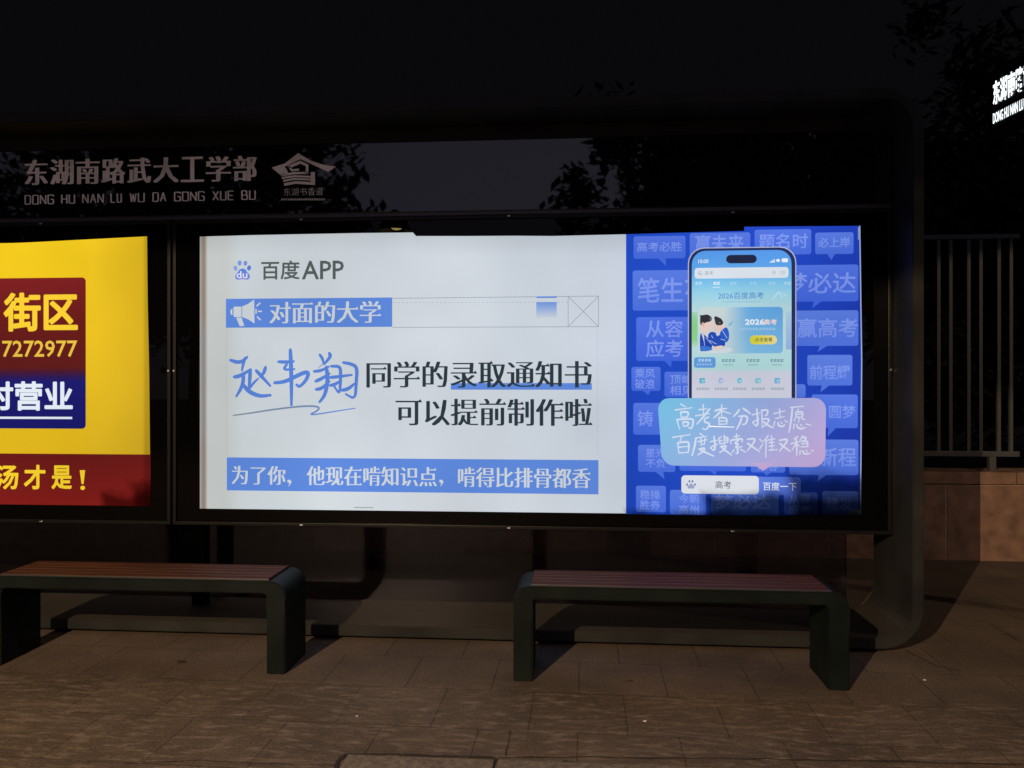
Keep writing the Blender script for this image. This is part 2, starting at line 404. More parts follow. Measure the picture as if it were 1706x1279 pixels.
# kerb stones nearest the camera
bm = bmesh.new()
kx0, ky = gpix(575, 1258)
edges_px = [576, 828, 1180, 1520, 1900]
for a, b in zip(edges_px, edges_px[1:]):
    xa, xb = gpix(a, 1262)[0] + .006, gpix(b, 1262)[0] - .006
    box(bm, xa, xb, ky - .36 + random.uniform(-.004, .004), ky + random.uniform(-.012, .0), -.05, .010 + random.uniform(-.002, .003), .006)
tag(obj('kerb', bm, M['kerb']), kind='structure')
bm = bmesh.new()
def crack(pts, w):
    up, lo = [], []
    out_ = []
    for (a, b) in zip(pts, pts[1:]):
        n = max(2, int(sqrt((a[0] - b[0]) ** 2 + (a[1] - b[1]) ** 2) / .05))
        for k in range(n): out_.append((a[0] + (b[0] - a[0]) * k / n + random.uniform(-.0025, .0025), a[1] + (b[1] - a[1]) * k / n + random.uniform(-.005, .005)))
    out_.append(pts[-1])
    for i, p in enumerate(out_):
        q0, q1 = out_[max(i - 1, 0)], out_[min(i + 1, len(out_) - 1)]
        dx, dy = q1[0] - q0[0], q1[1] - q0[1]; l = sqrt(dx * dx + dy * dy) or 1
        h = w * random.uniform(.25, .8)
        up.append(bm.verts.new((p[0] - dy / l * h, p[1] + dx / l * h, .004))); lo.append(bm.verts.new((p[0] + dy / l * h, p[1] - dx / l * h, .004)))
    for i in range(len(up) - 1): bm.faces.new((up[i], up[i + 1], lo[i + 1], lo[i]))
crack([gpix(556, 1300), gpix(562, 1270), gpix(575, 1257), gpix(700, 1259), gpix(820, 1263), gpix(830, 1270)], .013)
crack([gpix(830, 1264), gpix(960, 1262), gpix(1180, 1264), gpix(1400, 1268), gpix(1706, 1274)], .007)
crack([gpix(849, 1219), gpix(842, 1261)], .0035)
crack([gpix(1510, 1085), gpix(1560, 1110), gpix(1600, 1118)], .006)
crack([gpix(1650, 1040), gpix(1700, 1070)], .006)
crack([gpix(180, 1275), gpix(330, 1268), gpix(560, 1277)], .003)
tag(obj('paving_cracks', bm, M['joint']), kind='structure')

# ---- stone wall with railing on it
zt = pix(1600, 786, YW)[1]; zc = pix(1600, 807, YW)[1]
w = empty('stone_wall', (0, YW, 0)); tag(w, 'low brown granite retaining wall with capping stones behind the bus shelter', 'wall')
bm = bmesh.new()
xj = [-7.0]
base = pix(1577, 850, YW)[0]
k = base
while k > -7: k -= .9
xs = []
while k < 9: xs.append(k); k += .9
for a, b in zip(xs, xs[1:]): box(bm, a + .004, b - .004, YW + random.uniform(-.003, .003), YW + .30, 0, zc - .006, .004)
obj('wall_panels', bm, M['granite'], w)
bm = bmesh.new(); box(bm, xs[0], xs[-1], YW + .004, YW + .28, 0, zc - .001); obj('mortar', bm, M['mortar'], w)
bm = bmesh.new()
k = pix(1693, 797, YW)[0] - 1.2 * 8; ca = []
while k < 9: ca.append(k); k += 1.2
for a, b in zip(ca, ca[1:]): box(bm, a + .003, b - .003, YW - .012, YW + .34, zc + .004, zt, .006)
obj('capping', bm, M['granite'], w)

r = empty('railing', (0, YW + .15, zt)); tag(r, 'dark metal bar railing standing on the low granite wall', 'railing')
YR = YW + .15
z1 = pix(1600, 391, YR)[1]; z0 = pix(1600, 399, YR)[1]; zb1 = pix(1600, 751, YR)[1]; zb0 = pix(1600, 760, YR)[1]
rx0, rx1 = -.6, pix(1697, 560, YR)[0]
bm = bmesh.new(); box(bm, rx0, rx1, YR - .025, YR + .025, z0, z1, .004); obj('top_rail', bm, M['rail'], r)
bm = bmesh.new(); box(bm, rx0, rx1, YR - .02, YR + .02, zb0, zb1, .004); obj('bottom_rail', bm, M['rail'], r)
p0 = pix(1563, 560, YR)[0]; pa = pix(1583, 560, YR)[0] - p0; per = pix(1613, 560, YR)[0] - p0
bar_me = None
k = -10
while True:
    x = p0 + (k // 2) * per + (pa if k % 2 else 0); k += 1
    if x < rx0 + .03: continue
    if x > rx1 - .03: break
    if bar_me is None:
        bm = bmesh.new(); box(bm, -.013, .013, -.013, .013, zb1, z0); bar_me = bpy.data.meshes.new('bar'); bm.to_mesh(bar_me); bm.free(); bar_me.materials.append(M['rail'])
    o = bpy.data.objects.new('bar', bar_me); C.objects.link(o); o.parent = r; o.matrix_parent_inverse = r.matrix_basis.inverted(); o.location = (x, YR, 0)
x = pix(1652, 770, YR)[0] - 1.6 * 2
while x < rx1:
    if x > rx0:
        bm = bmesh.new(); box(bm, x - .025, x + .025, YR - .02, YR + .02, zt, zb0); obj('foot', bm, M['rail'], r)
    x += 1.6

# ================================================================== the shelter
xr = pix(1540, 640, YP0)[0]
ztop = pix(1470, 146, YP0)[1]
xl = xr - 8.05
sh = empty('bus_shelter', ((xl + xr) / 2, YP0, 0)); tag(sh, 'long dark bus shelter frame with rounded corners round the lit advertising boxes', 'bus shelter')
bm = bmesh.new(); TH = .058
rows, n = strap(bm, rrect(xl, xr, .02, ztop, .215, 10), rrect(xl + TH, xr - TH, .02 + TH, ztop - TH, .157, 10), YP0, YP1)
close_strap(bm, rows, n)
bmesh.ops.bevel(bm, geom=[e_ for e_ in bm.edges if len(e_.link_faces) == 2 and abs(e_.verts[0].co.y - e_.verts[1].co.y) < 1e-6 and e_.calc_face_angle(0) > 1.2], offset=.005, segments=2, affect='EDGES')
obj('portal_frame', bm, M['strap'], sh)
bm = bmesh.new(); box(bm, xl + .25, xr - .25, YP0 + .08, YP1 - .08, 0, .02); obj('base_plinth', bm, M['joint'], sh)
# header
hz0 = pix(900, 349, YL)[1]; hz1 = ztop - TH - .082
hx1 = xr - TH - .004
hp_bm = bmesh.new(); box(hp_bm, xl + TH + .004, hx1, YL, YL + .14, hz0, hz1, .003)
hp = obj('header_panel', hp_bm, M['header'], sh)
bm = bmesh.new(); box(bm, xl + TH + .004, hx1, YL - .004, YL + .15, hz1 + .002, ztop - TH - .002, .003); obj('header_rail', bm, M['strap'], sh)
bm = bmesh.new()
box(bm, xl + TH + .004, hx1, YL - .008, YL + .12, hz0 - .026, hz0 - .003, .003); obj('header_trim', bm, M['bead'], sh)
# lettering
def lettering(name, fn):
    p = Print(YL - .001); fn(p)
    me = bpy.data.meshes.new(name); me.from_pydata(p.v, [], p.f)
    return link(name, me, M['letter'], hp)
def title(p):
    xs_ = [40, 82, 125, 168, 211, 254, 300, 342, 387, 430]
    for ch, a, b in zip('东湖南路武大工学部', xs_, xs_[1:]):
        yb = 308 - (a - 40) * .0195
        p.text(ch, a + 1, yb - 42, b - 2, yb, (90, 90, 90), 0, serif='block')
LET = {'D': [[(0, 0), (0, 1), (.8, 1), (1, .85), (1, .15), (.8, 0), (0, 0)]], 'O': [[(0, 0), (0, 1), (1, 1), (1, 0), (0, 0)]], 'N': [[(0, 0), (0, 1), (1, 0), (1, 1)]],
 'G': [[(1, .85), (1, 1), (0, 1), (0, 0), (1, 0), (1, .5), (.5, .5)]], 'H': [[(0, 0), (0, 1)], [(1, 0), (1, 1)], [(0, .5), (1, .5)]], 'U': [[(0, 1), (0, 0), (1, 0), (1, 1)]], 'A': [[(0, 0), (.5, 1), (1, 0)], [(.22, .35), (.78, .35)]],
 'L': [[(0, 1), (0, 0), (1, 0)]], 'W': [[(0, 1), (.25, 0), (.5, .9), (.75, 0), (1, 1)]], 'X': [[(0, 0), (1, 1)], [(0, 1), (1, 0)]], 'E': [[(1, 1), (0, 1), (0, 0), (1, 0)], [(0, .5), (.85, .5)]], 'B': [[(0, 0), (0, 1), (.85, 1), (.85, .52), (1, .48), (1, 0), (0, 0)], [(0, .5), (.9, .5)]]}
def pinyin(p):
    for wd, a, b in (('DONG', 41, 92), ('HU', 102, 127), ('NAN', 137, 175), ('LU', 184, 205), ('WU', 216, 243), ('DA', 254, 279), ('GONG', 290, 343), ('XUE', 354, 392), ('BU', 402, 428)):
        adv = (b - a) / len(wd)
        for k, ch in enumerate(wd):
            x0 = a + k * adv + 1; wl = adv - 4; yb = 340 - (x0 - 41) * .022
            for n_, st__ in enumerate(LET[ch]):
                for m_, (u0, u1) in enumerate(zip(st__, st__[1:])):
                    q0, q1 = [(x0 + u * wl, yb - 14.5 * v) for u, v in (u0, u1)]
                    p.stroke([q0, q1], 1.5 if abs(q0[1] - q1[1]) < 2 else 2.3, (90, 90, 90), .2 + .06 * (n_ * 3 + m_), taper=False, smooth=False)
lettering('stop_name_lettering', lambda p: (title(p), pinyin(p)))
def emblem(p):
    q = lambda x, y: (440 + x / 12.18, 240 + y / 12.18)
    p.poly([q(*t) for t in ((150, 475), (420, 390), (690, 180), (735, 300), (420, 455), (490, 570), (350, 640))], (90,) * 3, 0)
    p.poly([q(*t) for t in ((690, 180), (950, 335), (1180, 410), (1460, 455), (1300, 560), (1070, 455), (735, 300))], (90,) * 3, 0)
    st = lambda pts, w_: p.stroke([q(*t) for t in pts], w_ / 12.18, (90,) * 3, 0, taper=False, smooth=False)
    st(((490, 465), (735, 365), (872, 430), (872, 590)), 62)
    st(((500, 450), (560, 528), (710, 515)), 46)
    st(((350, 630), (600, 588), (905, 580)), 46); st(((360, 688), (620, 648), (950, 662)), 38)
    st(((388, 745), (620, 702), (950, 718)), 38); st(((405, 818), (640, 775), (1035, 800)), 56)
    p.poly([q(*t) for t in ((945, 565), (1030, 565), (1035, 790), (945, 760))], (90,) * 3, 0)
    p.text('东湖书香道', 473, 312.5, 538, 325.5, (90,) * 3, 0, bold=-.012)
    p.marks(468, 542, 332, 3, 20, (60,) * 3, 0)
lettering('emblem', emblem)
# support between the two lightboxes
bm = bmesh.new(); xa = pix(321, 900, YL + .06)[0]; xb = pix(342, 900, YL + .06)[0]
lbz0 = pix(900, 882, YL)[1]
box(bm, xa, xb, YL + .05, YL + .12, .02 + TH, lbz0 - .001); box(bm, xa - .16, xb - .002, YL + .052, YL + .118, lbz0 - .03, lbz0 - .002)
obj('support_post', bm, M['shade'], sh)
bm = bmesh.new(); box(bm, pix(288, 620, YL)[0] - .03, pix(288, 620, YL)[0] + .03, YL + .172, YL + .21, lbz0 - .001, hz0 - .03); obj('light_leak_strip', bm, M['signbox'], sh)  # added unseen strip, blocks lamp light leaking between the two lightboxes

MGL = bpy.data.materials.new('tinted_back_glass'); MGL.use_nodes = True; t_ = MGL.node_tree; t_.nodes.clear()
o_ = t_.nodes.new('ShaderNodeOutputMaterial'); tr_ = t_.nodes.new('ShaderNodeBsdfTransparent'); gl_ = t_.nodes.new('ShaderNodeBsdfGlossy'); fr_ = t_.nodes.new('ShaderNodeFresnel'); mx_ = t_.nodes.new('ShaderNodeMixShader')
tr_.inputs[0].default_value = (.55, .55, .62, 1); gl_.inputs['Roughness'].default_value = .09; gl_.inputs[0].default_value = (.55, .55, .62, 1); fr_.inputs[0].default_value = 1.5
t_.links.new(fr_.outputs[0], mx_.inputs[0]); t_.links.new(tr_.outputs[0], mx_.inputs[1]); t_.links.new(gl_.outputs[0], mx_.inputs[2]); t_.links.new(mx_.outputs[0], o_.inputs[0])
bm = bmesh.new(); box(bm, xl + TH + .16, xr - TH - .16, YP1 - .022, YP1 - .012, .02 + TH + .002, lbz0 + .05); obj('back_glass', bm, MGL, sh)

# ---- lightboxes
lx0 = pix(288, 620, YL)[0]; lx1 = hx1
lz1 = hz0 - .028; lz0 = lbz0
def lightbox(name, x0, x1, label):
    t = empty(name, ((x0 + x1) / 2, YL, lz0)); tag(t, label, 'lightbox', 'advertising lightboxes of the shelter')
    bm = bmesh.new(); box(bm, x0 + .006, x1 - .006, YL + .004, YL + .16, lz0 + .006, lz1 - .006, .003); obj('bezel', bm, M['black'], t)
    bm = bmesh.new()
    b_ = .020
    box(bm, x0, x0 + b_, YL - .012, YL + .17, lz0, lz1, .003); box(bm, x1 - b_, x1, YL - .012, YL + .17, lz0, lz1, .003)
    box(bm, x0 + b_, x1 - b_, YL - .011, YL + .17, lz1 - b_, lz1, .003); box(bm, x0 + b_, x1 - b_, YL - .011, YL + .17, lz0, lz0 + b_, .003)
    obj('door_frame', bm, M['bezel_frame'], t)
    for fx in (.19, .485, .79):
        for zz_, up in ((lz1, 1), (lz0, -1)):
            bm = bmesh.new(); xx = x0 + (x1 - x0) * fx
            box(bm, xx - .009, xx + .009, YL - .022, YL - .0115, zz_ - .013, zz_ - .005, .002) if up > 0 else box(bm, xx - .009, xx + .009, YL - .022, YL - .0115, zz_ + .005, zz_ + .012, .002)
            obj('latch', bm, M['bolt'], t)
    for xx in (x0 + b_ / 2, x1 - b_ / 2):
        bm = bmesh.new(); tube(bm, [(xx, YL - .0125, (lz0 + lz1) / 2 + .01), (xx, YL - .018, (lz0 + lz1) / 2 + .01)], [.007, .006], 10); obj('keyhole', bm, M['bolt'], t)
    return t
M['bezel_frame'] = mat('door_frame_black', (.005, .005, .0055), .35, 0, .2)
big = lightbox('advertising_lightbox', lx0 + .004, lx1, 'backlit advertising box with a white and blue poster showing a phone')
yel = lightbox('advertising_lightbox', xl + TH + .006, lx0 - .010, 'backlit advertising box with a yellow poster over a dark red strip')
YPR = YL + .001
# ---------------- the white and blue poster
def zone(x0, y0, x1, y1, soft, val):
    X0, Z1 = pix(x0, y0, YPR); X1, Z0 = pix(x1, y1, YPR)
    return ((X0 + X1) / 2, (Z0 + Z1) / 2, abs(X1 - X0) / 2, abs(Z1 - Z0) / 2, soft, val)
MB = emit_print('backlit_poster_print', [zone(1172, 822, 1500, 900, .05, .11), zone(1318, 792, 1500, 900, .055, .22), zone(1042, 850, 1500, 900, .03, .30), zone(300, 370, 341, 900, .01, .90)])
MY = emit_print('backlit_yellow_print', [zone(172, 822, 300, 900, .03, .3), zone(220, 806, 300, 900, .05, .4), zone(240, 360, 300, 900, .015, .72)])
WHITE = (199, 207, 213); BLUE = (92, 133, 214)
p = Print(YPR)
# sheet: white field with the slightly wavy upper edge, and the blue field
top = [(333, 394), (420, 391.5), (520, 389.5), (600, 388), (688, 387), (693, 393), (780, 393), (860, 392.5), (920, 393), (980, 391.5), (1043, 390)]
nn = 24
def ytop(x):
    for a, b in zip(top, top[1:]):
        if a[0] <= x <= b[0]: return a[1] + (b[1] - a[1]) * (x - a[0]) / (b[0] - a[0])
    return top[-1][1]
xs_ = sorted(set([333, 337.5, 341.5, 347] + [t[0] for t in top] + [346 + (1043 - 346) * k / nn for k in range(nn + 1)]))
pts, cols, fs = [], [], []
ny = 14
for x in xs_:
    for j in range(ny + 1):
        yt = ytop(x); yb = 847 + (x - 334) * .0114; v = j / ny; y = yt + (yb - yt) * v
        u = (x - 334) / 709
        c = [196 + 6 * sin(u * 3 + .3) + 9 * max(0, v - .72), 205 + 4 * sin(u * 3 + .4) + 6 * max(0, v - .72), 211 + 5 * min(1, u * 2.5)]
        if x < 333.5: c = [176, 176, 170]
        elif x < 342: c = [150, 136, 124] if j < 5 or j > 10 else [148, 142, 138]
        elif u < .06: c = [192, 196, 194]
        if j == 0: c = [q * .93 for q in c]
        pts.append(pix(x, y, YPR)); cols.append(lin(c))
for i in range(len(xs_) - 1):
    for j in range(ny): a = i * (ny + 1) + j; fs.append((a, a + ny + 1, a + ny + 2, a + 1))
p.add(pts, fs, cols, 0)
DB = (33, 73, 190)
xt = [(1043, 390), (1140, 387.5), (1240, 384.5), (1236, 377.5), (1433, 376)]
p.poly([(1043, 390), (1240, 384.5), (1238, 859), (1043, 856)], [DB, (36, 76, 196), DB, (30, 66, 178)], 0)
p.poly([(1240, 377.5), (1433, 376), (1435, 600), (1434, 858), (1238, 859)], [(36, 72, 196), (30, 60, 176), (34, 70, 190), (28, 50, 150), DB], 0)
p.poly([(1431.2, 376), (1433.2, 376), (1436.5, 600), (1434.5, 858), (1432.3, 858), (1434.5, 600)], (150, 165, 205), 1)
for y_ in range(379, 400, 3): p.rect(1429.3, y_, 1430.9, y_ + 1.8, (170, 180, 210), 1)
p.rect(1415, 849, 1432, 856.5, (150, 155, 150), 1.5); p.text('高考', 1418, 850.5, 1429, 855, (40, 50, 40), 1.8)
BUB = [ # box, tail x (None: no tail), text lines with boxes
 ((1055.5, 393, 1142, 430.5), (1102, 1110, 443), [('高考必胜', 1061, 403, 1136, 419)]),
 ((1149, 387.5, 1250, 440), None, [('赢未来', 1158, 391, 1239, 420)]),
 ((1257, 382, 1351.5, 424), None, [('题名时', 1264, 389, 1346, 414)]),
 ((1358, 387, 1422, 423), (1384, 1385, 433), [('必上岸', 1363, 395, 1416, 412)]),
 ((1054, 450, 1158, 517), None, [('笔生花', 1062, 462, 1178, 504)]),
 ((1310, 441, 1430, 502), (1362, 1353, 513), [('梦必达', 1306, 454, 1426, 489)]),
 ((1060, 528, 1160, 601), (1112, 1118, 612), [('从容', 1076, 533, 1138, 562), ('应考', 1076, 566, 1138, 595)]),
 ((1310, 517, 1430, 576), (1372, 1362, 586), [('赢高考', 1328, 530, 1429, 562)]),
 ((1052, 611, 1100.5, 651), (1077, 1080, 658), [('乘风', 1058, 614, 1091, 630), ('破浪', 1058, 631, 1091, 648)]),
 ((1107, 619, 1160, 661), None, [('顶峰', 1116, 624, 1154, 640), ('相见', 1116, 642, 1154, 658)]),
 ((1345, 591, 1420, 642), (1375, 1367, 653), [('前程耀', 1349, 608, 1416, 632)]),
 ((1055, 671, 1120, 724), None, [('铸', 1062, 684, 1088, 710)]),
 ((1310, 640, 1342, 662), None, []),
 ((1352, 657, 1429, 713), (1386, 1379, 727), [('圆梦', 1381, 675, 1425, 697)]),
 ((1063, 741, 1125, 786), (1098, 1107, 798), [('星光', 1076, 747, 1108, 762), ('不负', 1076, 764, 1108, 779)]),
 ((1132, 765, 1243, 784.5), (1187, 1192, 791), []),
 ((1251, 770, 1308, 787), (1278, 1277, 792), [('从容', 1262, 766, 1296, 784)]),
 ((1315, 732, 1430, 791), (1370, 1362, 802), [('新程', 1366, 745, 1426, 777)]),
 ((1059.5, 809, 1109.5, 853), None, [('稳操', 1066, 816, 1100, 832), ('胜券', 1066, 833, 1100, 849)]),
 ((1116, 816, 1176, 857), None, [('今朝', 1131, 823, 1164, 838), ('高州', 1131, 841, 1164, 856)]),
 ((1185, 820, 1297, 858), None, [('梦必达', 1190, 824, 1284, 848)]),
 ((1306, 820, 1362, 858), None, [('从容', 1314, 822, 1350, 838), ('应考', 1314, 841, 1350, 856)]),
 ((1370, 818, 1430, 858), None, [('稳发', 1376, 828, 1420, 850)]),
]
random.seed(3)
for (x0, y0, x1, y1), tail, lines in BUB:
    f_ = random.uniform(-6, 8)
    c0, c1 = (84 + f_, 116 + f_, 218), (70 + f_, 104 + f_, 212)
    p.grad(x0, y0, x1, y1, lambda u, v: tuple(a + (b - a) * v for a, b in zip(c0, c1)), 1, 2, 3, r=4)
    if tail: p.poly([(tail[0] - 6, y1 - .5), (tail[0] + 7, y1 - .5), (tail[1], tail[2])], c1, 1)
    for s_, a, b, c_, d in lines:
        p.text(s_, a, b, c_, d, (126, 150, 232), 2, bold=.014, col2=(114, 140, 228))
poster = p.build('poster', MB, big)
# logo line
p = Print(YPR)
q = lambda x, y: (375 + x / 8.124, 425 + y / 8.124)
for (x, y, rx, ry, ro, c) in ((198, 105, 27, 36, .12, (118, 148, 218)), (275, 108, 26, 34, .12, (120, 142, 214)), (142, 175, 27, 36, -.25, (140, 158, 214)), (325, 172, 27, 36, .25, (88, 124, 212))):
    a = q(x, y); p.ellipse(a[0], a[1], rx / 8.124, ry / 8.124, c, 1, ro)
body = [(235, 178), (275, 190), (300, 230), (335, 268), (335, 305), (310, 330), (270, 328), (235, 324), (200, 330), (160, 330), (138, 308), (138, 275), (165, 240), (195, 195)]
p.poly([q(*t) for t in body], [(92, 130, 214)] * 3 + [(120, 128, 214)] * 3 + [(150, 140, 210)] * 3 + [(100, 130, 212)] * 5, 1)
a, b = q(155, 215), q(303, 312); p.text('du', a[0], a[1], b[0], b[1], (225, 228, 236), 2, bold=.01)
p.build('paw_print', MB, poster); p = Print(YPR)
p.text('百度', 435.3, 434, 499.5, 465.5, (84, 92, 92), 1, bold=.016); p.text('APP', 503, 434, 573, 465, (84, 92, 92), 1, bold=.012)
p.build('app_name_print', MB, poster)
# upper banner
p = Print(YPR)
p.rect(376.5, 496.5, 653.5, 545, BLUE, 1)
st = lambda pts, w_, c=WHITE, l=2, **k: p.stroke([q(*t) for t in pts], w_ / 8.124, c, l, taper=False, smooth=False, **k)
p.poly([q(*t) for t in ((108, 718), (125, 696), (228, 695), (310, 660), (395, 598), (400, 925), (310, 865), (235, 838), (125, 836), (108, 800))], WHITE, 2)
p.poly([q(*t) for t in ((100, 722), (82, 730), (70, 765), (82, 805), (100, 812))], WHITE, 2)
p.poly([q(*t) for t in ((150, 845), (225, 845), (262, 955), (200, 962))], WHITE, 2)
st(((228, 697), (228, 838)), 10, (120, 140, 190), 3); st(((112, 710), (112, 810)), 8, (120, 140, 190), 3)
st(((420, 725), (420, 795)), 18); st(((425, 690), (478, 645)), 20); st(((445, 760), (500, 760)), 20); st(((432, 830), (482, 878)), 20)
p.text('对面的大学', 449, 502, 635, 538, WHITE, 2, serif=True)
ln = (138, 146, 158)
def seg(a, b, w_=.9, c=ln, l=1): p.stroke([a, b], w_, c, l, taper=False, smooth=False)
seg((654, 496.8), (997, 493)); seg((654, 545.2), (997, 544)); seg((997, 493), (997, 544)); seg((946.5, 493.5), (946.5, 543.8))
seg((946.5, 493.5), (997, 544)); seg((946.5, 543.8), (997, 493.5))
for k in range(42): seg((656 + k * 7.0, 504 - k * .02), (659.2 + k * 7.0, 504 - k * .02), .8, (160, 166, 175))
seg((894, 495), (927.5, 494.8), 2.6, BLUE, 2)
p.grad(893.5, 503, 927.5, 530, lambda u, v: tuple(a + (b - a) * v for a, b in zip((108, 146, 216), (198, 204, 212))), 2, 2, 6)
for k in range(56):
    seg((377.5, 549 + k * 3.75), (377.5, 550.6 + k * 3.75), .9, (160, 168, 172)); seg((995.5, 549 + k * 3.75), (995.5, 550.6 + k * 3.75), .9, (170, 176, 182))
p.build('banner_print', MB, poster)
# signature
p = Print(YPR)
q = lambda x, y: (375 + x / 7.26, 570 + y / 7.26)
SB = (88, 128, 210)
for pts, w_ in (
    (((65, 215), (150, 245), (225, 225), (265, 180)), 40), (((240, 190), (222, 250), (205, 340)), 34), (((110, 420), (180, 408), (310, 330)), 42), (((305, 330), (300, 440), (290, 560)), 40),
    (((225, 390), (215, 520), (140, 650)), 40), (((225, 520), (290, 600), (420, 655), (545, 640)), 46), (((290, 565), (345, 490), (400, 440)), 28), (((375, 340), (440, 410), (545, 525)), 38), (((490, 300), (475, 360), (430, 420)), 38),
    (((790, 90), (803, 420), (803, 755)), 44), (((645, 235), (740, 240), (830, 230)), 36), (((750, 262), (700, 335), (840, 325)), 30), (((600, 490), (720, 480), (860, 410), (975, 358), (1015, 375), (975, 470), (895, 545), (868, 515)), 44),
    (((1145, 148), (1180, 200), (1190, 250)), 32), (((1260, 130), (1280, 170), (1200, 262)), 38), (((1180, 265), (1130, 310)), 12), (((1075, 352), (1160, 345), (1250, 295)), 34), (((1095, 472), (1170, 440), (1260, 380)), 38), (((1100, 570), (1170, 560), (1260, 475)), 38),
    (((1225, 300), (1245, 450), (1210, 640), (1145, 720)), 44), (((1280, 290), (1380, 290), (1400, 340), (1395, 500), (1385, 630), (1325, 540)), 36), (((1270, 425), (1340, 420), (1530, 395)), 36), (((1270, 522), (1330, 510), (1390, 470)), 36),
    (((1430, 245), (1540, 265), (1600, 310), (1585, 500), (1575, 690), (1465, 630)), 38), (((1415, 580), (1490, 565), (1560, 505)), 40)):
    p.stroke([q(*t) for t in pts], w_ / 7.26, SB, 1)
p.stroke([q(*t) for t in ((100, 885), (350, 850), (600, 810), (900, 775), (1080, 770), (1150, 792), (1100, 840), (1025, 872), (1080, 876), (1300, 840), (1570, 798))], 2.6, (132, 142, 152), 1.3, col2=(84, 128, 216))
p.build('signature_print', MB, poster)
# headline
p = Print(YPR)
INK = (44, 56, 64)
p.rect(751, 638, 986, 649, BLUE, 1)
p.text('同学的', 610.5, 602, 746, 645.5, INK, 2, serif=True); p.text('录取通知书', 751, 601, 986, 645.5, INK, 2, serif=True)
p.text('可以提前制作啦', 659, 664, 987, 709, INK, 2, serif=True)
p.build('headline_print', MB, poster)
# lower banner
p = Print(YPR)
p.rect(378, 764, 997, 820, BLUE, 1)
xs_ = [386, 416, 448, 478]
p.text('为了你', 386, 776, 476, 807, WHITE, 2, serif=True); p.text('他现在啃知识点', 511, 777, 728, 809, WHITE, 2, serif=True); p.text('啃得比排骨都香', 763, 779, 984, 812, WHITE, 2, serif=True)
for x in (481, 734): p.poly([(x - 2, 799), (x + 3, 799), (x + 5, 803), (x + 2, 808), (x - 1, 811), (x + 1.5, 805), (x - 2, 803)], WHITE, 2)
p.rect(590, 844.5, 622, 846, (150, 152, 152), 1)
p.build('slogan_banner', MB, poster)
# phone
p = Print(YPR)
p.rect(1146, 411.5, 1326.5, 740, (178, 182, 212), 3, r=26); p.rect(1147.6, 413, 1324.8, 740, (36, 48, 92), 3.4, r=25)
def mix(*st_):
    def f(u, v):
        for (a, ca), (b, cb) in zip(st_, st_[1:]):
            if v <= b: return tuple(x + (y - x) * max(0, (v - a) / (b - a)) for x, y in zip(ca, cb))
        return st_[-1][1]
    return f
p.grad(1152.5, 417, 1318.5, 740, mix((0, (84, 148, 226)), (.10, (92, 162, 228)), (.16, (120, 188, 228)), (.22, (150, 206, 226)), (.30, (178, 212, 218)), (.36, (186, 216, 214)), (.52, (178, 216, 222)), (.62, (172, 212, 212)), (.63, (200, 202, 218)), (1, (204, 206, 218))), 4, 4, 40, r=22)
p.rect(1209.5, 424.5, 1260.5, 438.5, (34, 40, 66), 5, r=7)
p.text('10:00', 1163, 432, 1180, 438.5, (225, 232, 245), 5, bold=.01)
for k in range(4): p.rect(1282 + k * 2.3, 436 - k * 1.4, 1283.7 + k * 2.3, 437.5, (225, 232, 245), 5)
p.ellipse(1296, 433.8, 3.2, 2.6, (225, 232, 245), 5); p.rect(1302, 430.3, 1312.5, 436.8, (225, 232, 245), 5, r=2)
p.rect(1157, 445.5, 1313.5, 463.5, (212, 220, 230), 5, r=5); p.text('高考', 1174, 451, 1188, 458.5, (150, 158, 165), 6); p.ellipse(1166.5, 455, 3.2, 3.4, (165, 175, 185), 6); p.ellipse(1167, 454.4, 2, 2.2, (212, 220, 230), 6.4)
p.ellipse(1289, 454, 3, 3, (190, 200, 208), 6); p.rect(1300, 451, 1308, 457, (196, 206, 212), 6, r=1.5)
for a, c in ((1158, (190, 220, 240)), (1188, (222, 234, 244)), (1216, (160, 205, 232)), (1249, (160, 205, 232)), (1280, (165, 206, 230)), (1306, (180, 212, 232))): p.marks(a, a + 12, 472, 5, 2, c, 5)
p.rect(1187, 478, 1200, 479, (215, 230, 242), 5)
p.text('2026百度高考', 1196, 486.5, 1272, 498, (86, 138, 204), 5, bold=.006); p.marks(1203, 1266, 502.5, 2.4, 16, (150, 184, 214), 5)
p.stroke([(1287, 499), (1294, 489), (1299, 486), (1302, 496)], 2, (190, 222, 236), 5); p.stroke([(1305, 490), (1310, 493)], 2, (190, 222, 236), 5)
p.grad(1152.6, 520, 1162, 578, mix((0, (160, 206, 180)), (.3, (132, 200, 130)), (.8, (140, 206, 140)), (1, (180, 214, 200))), 5, 1, 5)
p.grad(1309, 518, 1318.4, 582, mix((0, (170, 206, 224)), (.4, (160, 188, 222)), (1, (150, 176, 220))), 5, 1, 4)
# banner card with the picture of two pupils at a desk
p.grad(1165, 511.5, 1304, 588.5, lambda u, v: tuple(a + (b - a) * max(0, min(1, (u - .30) / .3)) for a, b in zip((196, 210, 212), (108 - 12 * u + 26 * v, 172 + 18 * v - 10 * u, 222))), 5, 14, 4, r=6)
q = lambda x, y: (1145 + x / 8.25, 510 + y / 8.25)
def pq(pts, c, l):
    for _ in range(2):
        o2 = []
        for a, b in zip(pts, pts[1:] + pts[:1]): o2 += [(a[0] * .75 + b[0] * .25, a[1] * .75 + b[1] * .25), (a[0] * .25 + b[0] * .75, a[1] * .25 + b[1] * .75)]
        pts = o2
    p.poly([q(*t) for t in pts], c, l)
pq([(440, 350), (540, 270), (580, 380), (560, 500), (440, 500)], (44, 92, 196), 5.6)
pq([(560, 250), (640, 190), (600, 260), (570, 270)], (110, 180, 220), 5.6)
